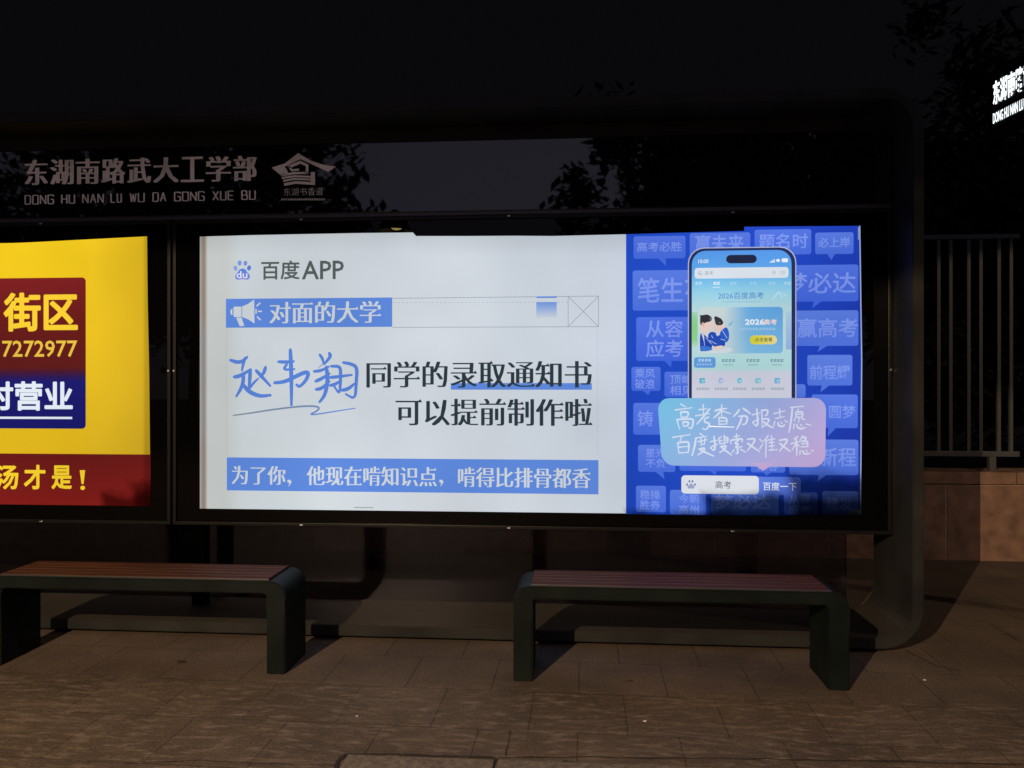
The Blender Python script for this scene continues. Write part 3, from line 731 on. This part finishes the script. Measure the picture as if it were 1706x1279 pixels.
pq([(330, 340), (420, 380), (520, 480), (520, 560), (330, 560), (270, 400)], (38, 76, 178), 5.9)
pq([(385, 362), (440, 372), (412, 425)], (206, 208, 218), 6.0)
pq([(380, 170), (500, 220), (520, 290), (470, 330), (400, 375), (350, 330)], (222, 196, 190), 6.1)
pq([(365, 150), (390, 135), (420, 150), (470, 170), (505, 250), (460, 262), (390, 262), (375, 190)], (52, 50, 58), 6.3)
pq([(172, 340), (240, 400), (330, 480), (345, 600), (190, 625), (172, 600)], (34, 66, 168), 6.5)
pq([(180, 350), (235, 400), (225, 500), (210, 420)], (214, 218, 228), 6.6)
pq([(176, 180), (340, 190), (355, 240), (340, 290), (260, 380), (200, 370), (176, 330)], (226, 200, 192), 6.7)
pq([(172, 130), (230, 118), (280, 112), (335, 150), (335, 205), (250, 225), (225, 240), (176, 270)], (50, 48, 56), 6.9)
pq([(172, 535), (330, 560), (350, 605), (190, 628)], (60, 116, 206), 7.0)
pq([(340, 565), (470, 535), (500, 555), (430, 600), (345, 605)], (228, 204, 190), 7.0)
pq([(190, 622), (480, 600), (560, 560), (640, 600), (560, 640), (215, 646)], (206, 214, 222), 6.8)
pq([(195, 225), (225, 220), (232, 260), (215, 290), (198, 265)], (214, 176, 168), 7.1); pq([(170, 125), (195, 118), (200, 150), (178, 160)], (44, 42, 50), 7.1)
pq([(300, 150), (330, 165), (330, 195), (300, 190)], (92, 90, 100), 7.1); pq([(425, 210), (460, 220), (455, 245), (420, 235)], (96, 92, 100), 6.5); pq([(478, 240), (515, 235), (505, 290), (480, 285)], (228, 206, 200), 6.4)
for a_, b_ in (((225, 430), (235, 540)), ((350, 440), (330, 400)), ((250, 430), (330, 520)), ((455, 450), (520, 470)), ((300, 470), (400, 520)), ((480, 330), (545, 440))): p.stroke([q(*a_), q(*b_)], .9, (188, 206, 238), 7.2, taper=False, smooth=False)
p.text('2026', 1241, 531.5, 1273, 541, (232, 238, 246), 6, bold=.03); p.text('高考', 1272, 531.5, 1294, 541, (244, 214, 210), 6, bold=.02)
p.marks(1231, 1292, 548, 4, 11, (160, 200, 230), 6)
p.grad(1249, 558.5, 1294, 573.5, lambda u, v: tuple(a + (b - a) * u for a, b in zip((206, 206, 50), (236, 214, 150))), 6, 8, 2, r=7)
p.text('点击查看', 1257, 562, 1286.5, 569, (96, 104, 48), 7, bold=.012)
p.rect(1156, 595, 1192, 612.5, (94, 152, 216), 5, r=4); p.marks(1163, 1185, 600, 4.6, 4, (190, 214, 238), 6); p.marks(1160, 1187, 607, 3, 6, (160, 196, 232), 6)
for a in (1202, 1243, 1283): p.marks(a, a + 23, 600.5, 4.6, 4, (104, 142, 150), 5); p.marks(a + 3, a + 20, 607.5, 2.6, 5, (136, 168, 176), 5)
for k, (a, c) in enumerate(((1165, (94, 176, 204)), (1196, (158, 176, 224)), (1227, (104, 186, 208)), (1258, (124, 190, 210)), (1290, (108, 172, 214)))):
    if k in (1, 2): p.ellipse(a + 5, 634, 4.4, 4.8, c, 5)
    else: p.rect(a, 629.5, a + 9.5, 638.5, c, 5, r=1.5)
    p.rect(a + 3, 633, a + 9, 634.2, (200, 220, 228), 6); p.rect(a + 4, 636, a + 8, 637, (200, 220, 228), 6)
    p.marks(a - 6 + (k == 0), a + 17, 647.5, 4, 5, (140, 160, 172), 5)
p.build('phone_print', MB, poster)
# coloured speech bubble
p = Print(YPR)
def bubcol(u, v):
    s_ = max(0, min(1, u * .82 + v * .30 - .06))
    A, B_, D = (116, 186, 220), (150, 166, 216), (192, 166, 212)
    return tuple(a + (b - a) * s_ * 2 for a, b in zip(A, B_)) if s_ < .5 else tuple(a + (b - a) * (s_ - .5) * 2 for a, b in zip(B_, D))
X0, Y0_, X1, Y1_ = 1094.5, 663, 1376, 775
def outline(v):
    "left and right edge of the bubble at height v"
    y = Y0_ + (Y1_ - Y0_) * v
    l = 1095 + 8 * v; r_ = 1376 - 2 * v
    rad = 20
    for e_ in (y - Y0_, Y1_ - y):
        if e_ < rad:
            ins = rad - sqrt(max(0, rad * rad - (rad - e_) ** 2)); l += ins; r_ -= ins
    return l, r_
pts, cols, fs = [], [], []; NX = 14; NY = 26
vs_ = sorted(set([k / NY for k in range(NY + 1)] + [.01, .02, .98, .99]))
for v in vs_:
    l, r_ = outline(v)
    for i in range(NX + 1):
        x = l + (r_ - l) * i / NX; y = Y0_ + (Y1_ - Y0_) * v + (x - 1095) * (-.001 + .012 * v)
        pts.append(pix(x, y, YPR)); cols.append(lin(bubcol((x - X0) / (X1 - X0), v)))
for j in range(len(vs_) - 1):
    for i in range(NX): a = j * (NX + 1) + i; fs.append((a, a + 1, a + NX + 2, a + NX + 1))
p.add(pts, fs, cols, 8)
p.poly([(1250, 770), (1290, 771), (1271, 784)], [(184, 166, 212), (190, 166, 212), (190, 160, 206)], 8.2)
HW1 = [((290, 95), (385, 150)), ((185, 215), (515, 170)), ((290, 260), (300, 360)), ((290, 260), (455, 250), (430, 350)), ((310, 365), (430, 355)), ((210, 410), (265, 595)), ((215, 410), (540, 385), (545, 480), (510, 600), (450, 570)), ((330, 460), (350, 540)), ((330, 460), (460, 455), (430, 540), (350, 545)),
 ((745, 110), (755, 345)), ((660, 210), (810, 190)), ((590, 335), (870, 290)), ((880, 190), (760, 340), (620, 500)), ((860, 360), (770, 390), (775, 470), (880, 480), (850, 560), (800, 620), (735, 590)),
 ((1120, 110), (1120, 330)), ((980, 235), (1080, 200), (1220, 185)), ((1110, 225), (1040, 310), (960, 375)), ((1130, 235), (1300, 290)), ((1065, 370), (1065, 500)), ((1065, 370), (1235, 375), (1220, 500)), ((1070, 440), (1220, 440)), ((1065, 505), (1220, 500)),
 ((1480, 205), (1430, 280), (1360, 345)), ((1530, 360), (1490, 490), (1420, 610)),
 ((130, 770), (480, 715)), ((310, 750), (280, 840)), ((230, 880), (250, 1070)), ((240, 880), (450, 850), (460, 960), (440, 1080)), ((260, 970), (430, 955)), ((255, 1085), (440, 1075)),
 ((680, 690), (750, 740)), ((590, 785), (810, 750)), ((600, 790), (570, 960), (520, 1140)), ((640, 860), (820, 820)), ((700, 790), (710, 920)), ((780, 790), (770, 900)), ((700, 920), (770, 910)), ((660, 1010), (790, 980), (740, 1060), (640, 1125)), ((680, 1020), (800, 1080), (960, 1150)),
 ((965, 750), (990, 950), (970, 1050), (900, 990)), ((890, 860), (1030, 830)), ((900, 970), (1030, 910)), ((1070, 790), (1080, 900)), ((1060, 790), (1110, 760)), ((1070, 850), (1130, 830)), ((1090, 900), (1240, 870)), ((1170, 730), (1180, 900)), ((1190, 780), (1250, 770), (1240, 870)), ((1190, 830), (1240, 820)), ((1100, 960), (1220, 930), (1170, 1030), (1080, 1075)), ((1110, 960), (1200, 1040), (1320, 1130)),
 ((1420, 700), (1430, 800)), ((1370, 760), (1480, 740)), ((1300, 830), (1310, 900)), ((1300, 830), (1550, 790), (1530, 860)), ((1470, 820), (1370, 900), (1480, 900), (1370, 990), (1530, 960)), ((1440, 980), (1450, 1100), (1410, 1090)), ((1370, 1020), (1330, 1080)), ((1500, 1010), (1600, 1070))]
HW2 = [((30, 180), (100, 230), (180, 290)), ((-58, 345), (110, 330), (120, 420), (80, 500), (20, 510)),
 ((310, 190), (330, 440), (320, 560), (230, 480)), ((220, 315), (370, 275)), ((230, 460), (350, 400)), ((410, 230), (420, 570)), ((400, 225), (540, 210), (520, 320), (480, 330)), ((430, 400), (570, 390), (530, 480), (450, 550)), ((440, 450), (540, 530), (640, 580)),
 ((770, 195), (780, 370)), ((655, 290), (870, 235)), ((690, 390), (860, 350)), ((675, 450), (650, 540)), ((740, 470), (745, 530), (800, 550), (860, 540), (870, 510)), ((800, 460), (815, 490)), ((880, 430), (935, 465)),
 ((995, 165), (1255, 140)), ((1030, 180), (1000, 480), (960, 665)), ((1150, 200), (1130, 250)), ((1100, 260), (1100, 360)), ((1100, 260), (1250, 250), (1230, 360)), ((1105, 310), (1230, 300)), ((1100, 365), (1230, 355)), ((1165, 370), (1160, 460)), ((1085, 400), (1070, 430)), ((1220, 390), (1280, 410)), ((1070, 500), (1055, 590)), ((1120, 510), (1140, 580), (1220, 600), (1300, 570)), ((1200, 510), (1220, 540)), ((1310, 500), (1400, 525)),
 ((120, 810), (280, 790), (250, 880), (120, 1040)), ((120, 890), (220, 960), (360, 1055)),
 ((370, 810), (410, 850)), ((370, 1000), (430, 910)), ((540, 735), (440, 860)), ((500, 830), (490, 1170)), ((600, 740), (620, 790)), ((520, 830), (670, 800)), ((560, 880), (660, 870)), ((560, 950), (660, 940)), ((560, 1030), (720, 1020)), ((610, 800), (620, 1030)),
 ((770, 830), (940, 800), (900, 890), (770, 1050)), ((770, 890), (870, 970), (990, 1055)),
 ((1140, 755), (1060, 800)), ((1000, 900), (1180, 850)), ((1100, 790), (1120, 960), (1120, 1130)), ((1100, 890), (1030, 1020)), ((1130, 900), (1170, 950)), ((1240, 740), (1190, 820)), ((1230, 770), (1320, 770), (1280, 830)), ((1210, 850), (1340, 840), (1340, 960)), ((1220, 900), (1340, 895)), ((1210, 965), (1350, 955)), ((1190, 1040), (1180, 1120)), ((1240, 1040), (1260, 1100), (1340, 1110), (1400, 1090)), ((1310, 1030), (1330, 1060)), ((1420, 1030), (1460, 1050))]
k_ = 0
for L_, ox in ((HW1, 1110), (HW2, 1235)):
    for pts in L_:
        k_ += 1
        p.stroke([(ox + x / 12.185, 665 + y / 12.185) for x, y in pts], 2.9, (206, 214, 232), 9 + (k_ % 9) * .03)
p.stroke([(1182, 710), (1222, 711.2)], 2.2, (250, 250, 255), 10)  # last stroke of 查, painted overbright as the backlight tube's hot streak
p.build('speech_bubble_print', MB, poster)
# search bar
p = Print(YPR)
p.grad(1220, 794, 1334, 824, lambda u, v: tuple(a + (b - a) * u for a, b in zip((104, 138, 226), (80, 108, 210))), 3, 6, 2, r=6)
p.rect(1135, 792, 1264, 822.5, (214, 218, 226), 4, r=6)
p.text('高考', 1191.5, 801, 1218, 813.5, (60, 66, 72), 5); p.text('百度一下', 1271, 803, 1327, 817, (222, 228, 240), 5, bold=.012)
for x, y in ((1144.5, 807), (1148.5, 801.5), (1153.5, 801.5), (1157.5, 807)): p.ellipse(x, y, 1.7, 2.3, (120, 134, 176), 5, 0, 10)
p.poly([(1151, 804.5), (1154, 807), (1157, 811), (1155.5, 813.5), (1146.5, 813.5), (1145, 811), (1148, 807)], (150, 160, 196), 5)
p.build('search_bar_print', MB, poster)

# ---------------- the yellow poster
p = Print(YPR)
XL = xl + TH + .12
edge = [(245, 393.5), (246, 500), (248.5, 620), (249.5, 720), (250, 757), (251, 800), (251.5, 843)]
topz = pix(120, 395, YPR)[1]
cols_n = 20
pts, cols, fs = [], [], []
for (ex, ey) in edge:
    xr_, z_ = pix(ex, ey, YPR)
    for i in range(cols_n + 1):
        u = (i / cols_n) ** .45
        x = XL + (xr_ - XL) * u; d = (xr_ - x)
        v = (ey - 393) / 364
        c = [236 - 16 * v, 196 - 18 * v, 30] if d > .35 else [240 - 24 * v - 20 * (1 - d / .35), 198 - 22 * v - 18 * (1 - d / .35), 34]
        pts.append((x, z_ - (0.028 * min(1, d / .8) if ey < 400 else 0))); cols.append(lin([max(0, q_) for q_ in c]))
for j in range(4):
    for i in range(cols_n): a = j * (cols_n + 1) + i; fs.append((a, a + 1, a + cols_n + 2, a + cols_n + 1))
p.add(pts, fs, cols, 0)
zr1, zr0 = pix(249, 757, YPR)[1], pix(250, 843, YPR)[1]; xe = pix(251, 800, YPR)[0]
pts, cols, fs = [], [], []
for j in range(5):
    for i in range(13):
        pts.append((XL + (xe - XL) * i / 12, zr1 + (zr0 - zr1) * j / 4)); cols.append(lin((100 + 24 * j / 4, 26 + 2 * j / 4, 24)))
for j in range(4):
    for i in range(12): a = j * 13 + i; fs.append((a, a + 1, a + 14, a + 13))
p.add(pts, fs, cols, .5)
p.text('汤', -7, 774, 31, 815, (238, 200, 44), 2, bold=.026); p.text('才', 40, 774, 76, 815, (238, 200, 44), 2, bold=.03); p.text('是', 86, 775, 120, 815, (238, 200, 44), 2, bold=.028); p.poly([(133, 783), (142, 783), (139.5, 806), (136, 806)], (238, 200, 44), 2); p.ellipse(138, 812.5, 4, 3.6, (238, 200, 44), 2)
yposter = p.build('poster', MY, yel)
p = Print(YPR)
p.grad(-330, 464.5, 143, 713, mix((0, (122, 32, 34)), (.3, (100, 28, 26)), (.6, (92, 28, 26)), (.64, (58, 26, 64)), (.68, (30, 28, 108)), (1, (26, 26, 100))), 1, 4, 30, r=7)
p.text('街区', 6, 487, 130, 552, (240, 200, 50), 2, bold=.03)
p.text('7272977', 4, 567, 129, 594.5, (228, 188, 66), 2, bold=.012)
p.text('时营业', -24, 635, 121.5, 684, (226, 234, 244), 2, bold=.028); p.rect(-300, 693.5, 120.5, 697.2, (222, 230, 240), 2)
p.build('notice_panel', MY, yposter)

# ================================================================== benches
def bench(x0, label):
    L, D, H, A = 1.54, .30, .447, .060; LEG = .092; R_ = .075
    y0 = 3.667
    t = empty('bench', (x0 + L / 2, y0 + D / 2, 0)); tag(t, label, 'bench', 'waiting benches in front of the lightboxes')
    bm = bmesh.new()
    # apron band with rounded shoulders: open strap
    def arc(cx_, cz_, r_, a0, a1, n=8): return [(cx_ + r_ * cos(radians(a0 + (a1 - a0) * k / n)), cz_ + r_ * sin(radians(a0 + (a1 - a0) * k / n))) for k in range(n + 1)]
    outer = [(x0, .285)] + arc(x0 + R_, H - R_, R_, 180, 90) + arc(x0 + L - R_, H - R_, R_, 90, 0) + [(x0 + L, .285)]
    r2 = .02
    inner = [(x0 + LEG, .285)] + arc(x0 + LEG + r2, H - A - r2, r2, 180, 90) + arc(x0 + L - LEG - r2, H - A - r2, r2, 90, 0) + [(x0 + L - LEG, .285)]
    rows, n = strap(bm, outer, inner, y0, y0 + D); close_strap(bm, rows, n, closed=False)
    bmesh.ops.bevel(bm, geom=[e_ for e_ in bm.edges if len(e_.link_faces) == 2 and abs(e_.verts[0].co.y - e_.verts[1].co.y) < 1e-6 and e_.calc_face_angle(0) > 1.2 and min(e_.verts[0].co.z, e_.verts[1].co.z) > .29], offset=.006, segments=2, affect='EDGES')
    obj('seat_frame', bm, M['bench'], t)
    for xa in (x0, x0 + L - LEG):
        bm = bmesh.new(); box(bm, xa, xa + LEG, y0, y0 + D, 0, .285); 
        bmesh.ops.bevel(bm, geom=[e_ for e_ in bm.edges if abs(e_.verts[0].co.z - e_.verts[1].co.z) > .2], offset=.006, segments=2, affect='EDGES')
        obj('leg', bm, M['bench'], t)
    # slats, let into the top with the frame showing at both ends
    sx0, sx1 = x0 + .085, x0 + L - .085
    bm = bmesh.new()
    ns = 5; g = .006; wd = (D - .024 - g * (ns - 1)) / ns
    for k in range(ns):
        ya = y0 + .012 + k * (wd + g)
        box(bm, sx0, sx1, ya, ya + wd, H + .001, H + .011, .003)
    obj('seat', bm, M['wood'], t)
    bm = bmesh.new()
    for k in range(ns - 1):
        ya = y0 + .012 + k * (wd + g) + wd + .001
        box(bm, sx0 + .002, sx1 - .002, ya, ya + g - .002, H + .001, H + .0105)
    sl = obj('slat_inlay', bm, M['inlay'], t)
    bm = bmesh.new(); box(bm, sx0 - .004, sx1 + .004, y0 + .003, y0 + .0105, H + .001, H + .009, .001); obj('edge_trim', bm, M['bead'], t)
    return t
xb0 = gpix(855, 1135)[0]
bench(xb0, 'dark green bench with red brown slats in front of the phone picture, at the right')
bench(xb0 - 1.54 - (gpix(855, 1135)[0] - gpix(475, 1123)[0]), 'dark green bench with red brown slats before the yellow poster at the left edge')

# ================================================================== lit sign at the upper right
s0 = (2.84, 5.50); ang = radians(8.1)
sd = (sin(ang), -cos(ang))
def sp_(s_, off, z): return (s0[0] + sd[0] * s_ - sd[1] * 0 + off * -cos(ang), s0[1] + sd[1] * s_ + off * -sin(ang), z)
sg = empty('stop_sign', (s0[0] + sd[0] * .58, s0[1] + sd[1] * .58, 0)); tag(sg, 'tall blade sign with glowing white characters high at the right edge', 'sign')
def obox(bm, sa, sb, oa, ob, za, zb):
    vs = [bm.verts.new(sp_(a, b, c)) for a in (sa, sb) for b in (oa, ob) for c in (za, zb)]
    for f in ((0, 1, 3, 2), (4, 6, 7, 5), (0, 4, 5, 1), (2, 3, 7, 6), (0, 2, 6, 4), (1, 5, 7, 3)): bm.faces.new([vs[i] for i in f])
    bmesh.ops.recalc_face_normals(bm, faces=bm.faces)
bm = bmesh.new(); obox(bm, -.06, .74, -.10, 0, 3.08, 3.52); obj('sign_box', bm, M['signbox'], sg)
bm = bmesh.new(); q_ = sp_(.58, -.05, 0); tube(bm, [q_, (q_[0], q_[1], 3.08)], [.058, .055], 16); tube(bm, [(q_[0], q_[1], 0), (q_[0], q_[1], .03)], [.12, .11], 16); obj('post', bm, M['pole'], sg, smooth=False)
ML = bpy.data.materials.new('sign_glow'); ML.use_nodes = True; t_ = ML.node_tree; t_.nodes.clear(); o_ = t_.nodes.new('ShaderNodeOutputMaterial'); e_ = t_.nodes.new('ShaderNodeEmission'); e_.inputs[0].default_value = (.86, .95, 1, 1); e_.inputs[1].default_value = 2.2; t_.links.new(e_.outputs[0], o_.inputs[0])
def sign_text(name, s_, sa, sb, za, zb, bold):
    vs, fs = glyphs(s_, bold); a0, a1 = min(v[0] for v in vs), max(v[0] for v in vs); b0, b1 = min(v[1] for v in vs), max(v[1] for v in vs)
    me = bpy.data.meshes.new(name); me.from_pydata([sp_(sa + (sb - sa) * (x - a0) / (a1 - a0), .004, za + (zb - za) * (y - b0) / (b1 - b0)) for x, y in vs], [], fs)
    return link(name, me, ML, sg)
sign_text('lit_characters', '东湖南路武大工学部', 0.0, .64, 3.275, 3.440, .024)
sign_text('lit_pinyin', 'DONG HU NAN LU WU DA GONG XUE BU', 0.0, .64, 3.155, 3.225, .010)

# ================================================================== street lamp behind the photographer: the place's light
MG = bpy.data.materials.new('lamp_glow'); MG.use_nodes = True; t_ = MG.node_tree; t_.nodes.clear(); o_ = t_.nodes.new('ShaderNodeOutputMaterial'); e_ = t_.nodes.new('ShaderNodeEmission'); e_.inputs[0].default_value = (1, .76, .22, 1); e_.inputs[1].default_value = 26; t_.links.new(e_.outputs[0], o_.inputs[0])
def street_lamp(x, y, z, power, label):
    st_ = empty('street_lamp', (x, y - .6, 0)); tag(st_, label, 'street lamp', 'lamp posts along the pavement')
    bm = bmesh.new(); tube(bm, [(x, y - .6, 0), (x, y - .6, z - .25), (x, y - .5, z + .10), (x, y - .1, z + .20)], [.06, .045, .035, .03], 12); obj('post', bm, M['pole'], st_)
    bm = bmesh.new(); tube(bm, [(x, y, z + .27), (x, y, z + .18), (x, y, z - .0622)], [.03, .16, .245], 24, cap=False); obj('lamp_shade', bm, M['shade'], st_)
    bm = bmesh.new(); bmesh.ops.create_uvsphere(bm, u_segments=14, v_segments=8, radius=.036); bmesh.ops.scale(bm, verts=bm.verts, vec=(2.6, 1, 1.25)); bmesh.ops.translate(bm, verts=bm.verts, vec=(x, y - .12, z + .02)); obj('bulb', bm, MG, st_, smooth=True)
    ld = bpy.data.lights.new('lamp_light', 'POINT'); ld.energy = power; ld.color = LAMP_COL; ld.shadow_soft_size = .0022
    lo = bpy.data.objects.new('lamp_light', ld); C.objects.link(lo); lo.location = (x, y, z - .009)
street_lamp(*LAMP, LAMP_POWER, 'warm shaded lamp post on the left behind the viewer, shining on the shelter')
street_lamp(7.2, 2.4, 3.7, 330, 'warm shaded lamp post beyond the right edge, shining on the granite wall')

# ================================================================== trees
def tree(x, y, h, cr_, label, group, n_clump=60, leaves=26, hang=.3, seed=1, trunk_r=.16, low=.35, leaf=.16):
    R = random.Random(seed)
    t = empty('tree', (x, y, 0)); tag(t, label, 'tree', group)
    bm = bmesh.new()
    tube(bm, [(x, y, 0), (x + .1, y, h * .3), (x - .05, y + .05, h * .6), (x + .05, y, h * .85)], [trunk_r, trunk_r * .8, trunk_r * .55, trunk_r * .2], 10)
    cl = []
    for k in range(n_clump):
        a = R.uniform(0, 2 * pi); u = R.uniform(-1, 1); rr = R.uniform(.35, 1) ** .6
        cx_ = x + cr_ * rr * sqrt(1 - u * u) * cos(a); cy_ = y + cr_ * rr * sqrt(1 - u * u) * sin(a); cz_ = h * (low + 1) / 2 + h * (1 - low) / 2 * rr * u
        cl.append((cx_, cy_, cz_))
        if k % 5 == 0: tube(bm, [(x, y, h * .45), ((x + cx_) / 2, (y + cy_) / 2, (h * .5 + cz_) / 2 + .2), (cx_, cy_, cz_)], [trunk_r * .35, trunk_r * .2, .02], 6)
    obj('trunk', bm, M['bark'], t)
    V, Fc = [], []
    for (cx_, cy_, cz_) in cl:
        cr2 = R.uniform(.35, .75) * cr_ * .34
        for j in range(leaves):
            d = [R.gauss(0, 1) for _ in range(3)]; l = sqrt(sum(q * q for q in d)) or 1; rad = cr2 * R.uniform(.2, 1)
            px_, py_, pz_ = cx_ + d[0] / l * rad, cy_ + d[1] / l * rad, cz_ + d[2] / l * rad - abs(R.gauss(0, hang)) * .6
            s_ = leaf * R.uniform(.6, 1.3); a = R.uniform(0, 2 * pi); b = R.uniform(-.9, .9); 
            ux, uy, uz = cos(a) * cos(b), sin(a) * cos(b), sin(b); vx, vy, vz = -sin(a), cos(a), R.uniform(-.5, .5)
            k = len(V)
            V += [(px_ - ux * s_, py_ - uy * s_, pz_ - uz * s_), (px_ + vx * s_ * .4, py_ + vy * s_ * .4, pz_ + vz * s_ * .4), (px_ + ux * s_, py_ + uy * s_, pz_ + uz * s_), (px_ - vx * s_ * .4, py_ - vy * s_ * .4, pz_ - vz * s_ * .4)]
            Fc.append((k, k + 1, k + 2, k + 3))
    me = bpy.data.meshes.new('crown'); me.from_pydata(V, [], Fc); link('crown', me, M['leaf'], t)
    return t
G1 = 'dark trees behind the wall'
for i, (x, y, h, c_) in enumerate(((-7.5, 11, 5.0, 3.0), (-3.2, 12, 5.2, 3.0), (.8, 11.2, 5.1, 3.0), (5.0, 12.4, 4.8, 3.0), (8.6, 11, 9.4, 3.9), (12.8, 12.5, 9, 4), (6.3, 9.0, 5.2, 2.2), (3.0, 9.2, 4.6, 2.0))):
    tree(x, y, h, c_, 'dark tree lost in the night behind the wall and railing', G1, n_clump=90, leaves=120, seed=20 + i, low=.12, leaf=.12)
G2 = 'trees across the road'
for i, (x, y, h, c_, lw) in enumerate(((-9.2, -12, 10.5, 3.6, .2), (2.7, -12, 10.5, 3.1, .2), (7.2, -12.5, 10.6, 3.3, .2), (12.0, -12, 10.5, 3.4, .2), (-14, -13, 10.8, 3.8, .2), (-12.5, -16, 12.5, 4.6, .2), (5.6, -16, 12.5, 4.2, .2), (12, -16.5, 12.5, 4.6, .2))):
    tree(x, y, h, c_, 'dark street tree across the road mirrored in the header glass', G2, n_clump=150, leaves=50, seed=50 + i, low=lw, leaf=.24, hang=.6)

# ================================================================== small litter
random.seed(5)
def scrap(name, px, py, s_, m, label, cat):
    x, y = gpix(px, py); bm = bmesh.new()
    n = 6; vs = [bm.verts.new((x + s_ * cos(2 * pi * k / n) * random.uniform(.6, 1.2), y + s_ * .7 * sin(2 * pi * k / n) * random.uniform(.6, 1.2), .003 + random.uniform(0, s_ * .3))) for k in range(n)]
    c_ = bm.verts.new((x, y, .004 + s_ * .25))
    lowv = bm.verts.new((x, y, .0015))
    for k in range(n): bm.faces.new((vs[k], vs[(k + 1) % n], c_)); bm.faces.new((vs[(k + 1) % n], vs[k], lowv))
    tag(obj(name, bm, m), label, cat)
scrap('paper_scrap', 1074, 1203, .009, M['scrap'], 'tiny white paper scrap on the paving in front of the right bench', 'litter')
scrap('paper_scrap', 595, 1194, .007, M['scrap'], 'tiny white paper scrap on the paving between the two benches', 'litter')
scrap('paper_scrap', 1540, 1134, .012, M['scrap'], 'tiny white paper scrap on the paving right of the shelter end', 'litter')
scrap('fallen_leaf', 1048, 1135, .022, M['dead_leaf'], 'dark fallen leaf on the paving under the right bench', 'leaf')
scrap('fallen_leaf', 300, 1104, .026, M['dead_leaf'], 'crumpled fallen leaf on the paving under the left bench', 'leaf')
scrap('fallen_leaf', 946, 1272, .03, M['dead_leaf'], 'dark fallen leaf lying on the pale kerb stone', 'leaf')
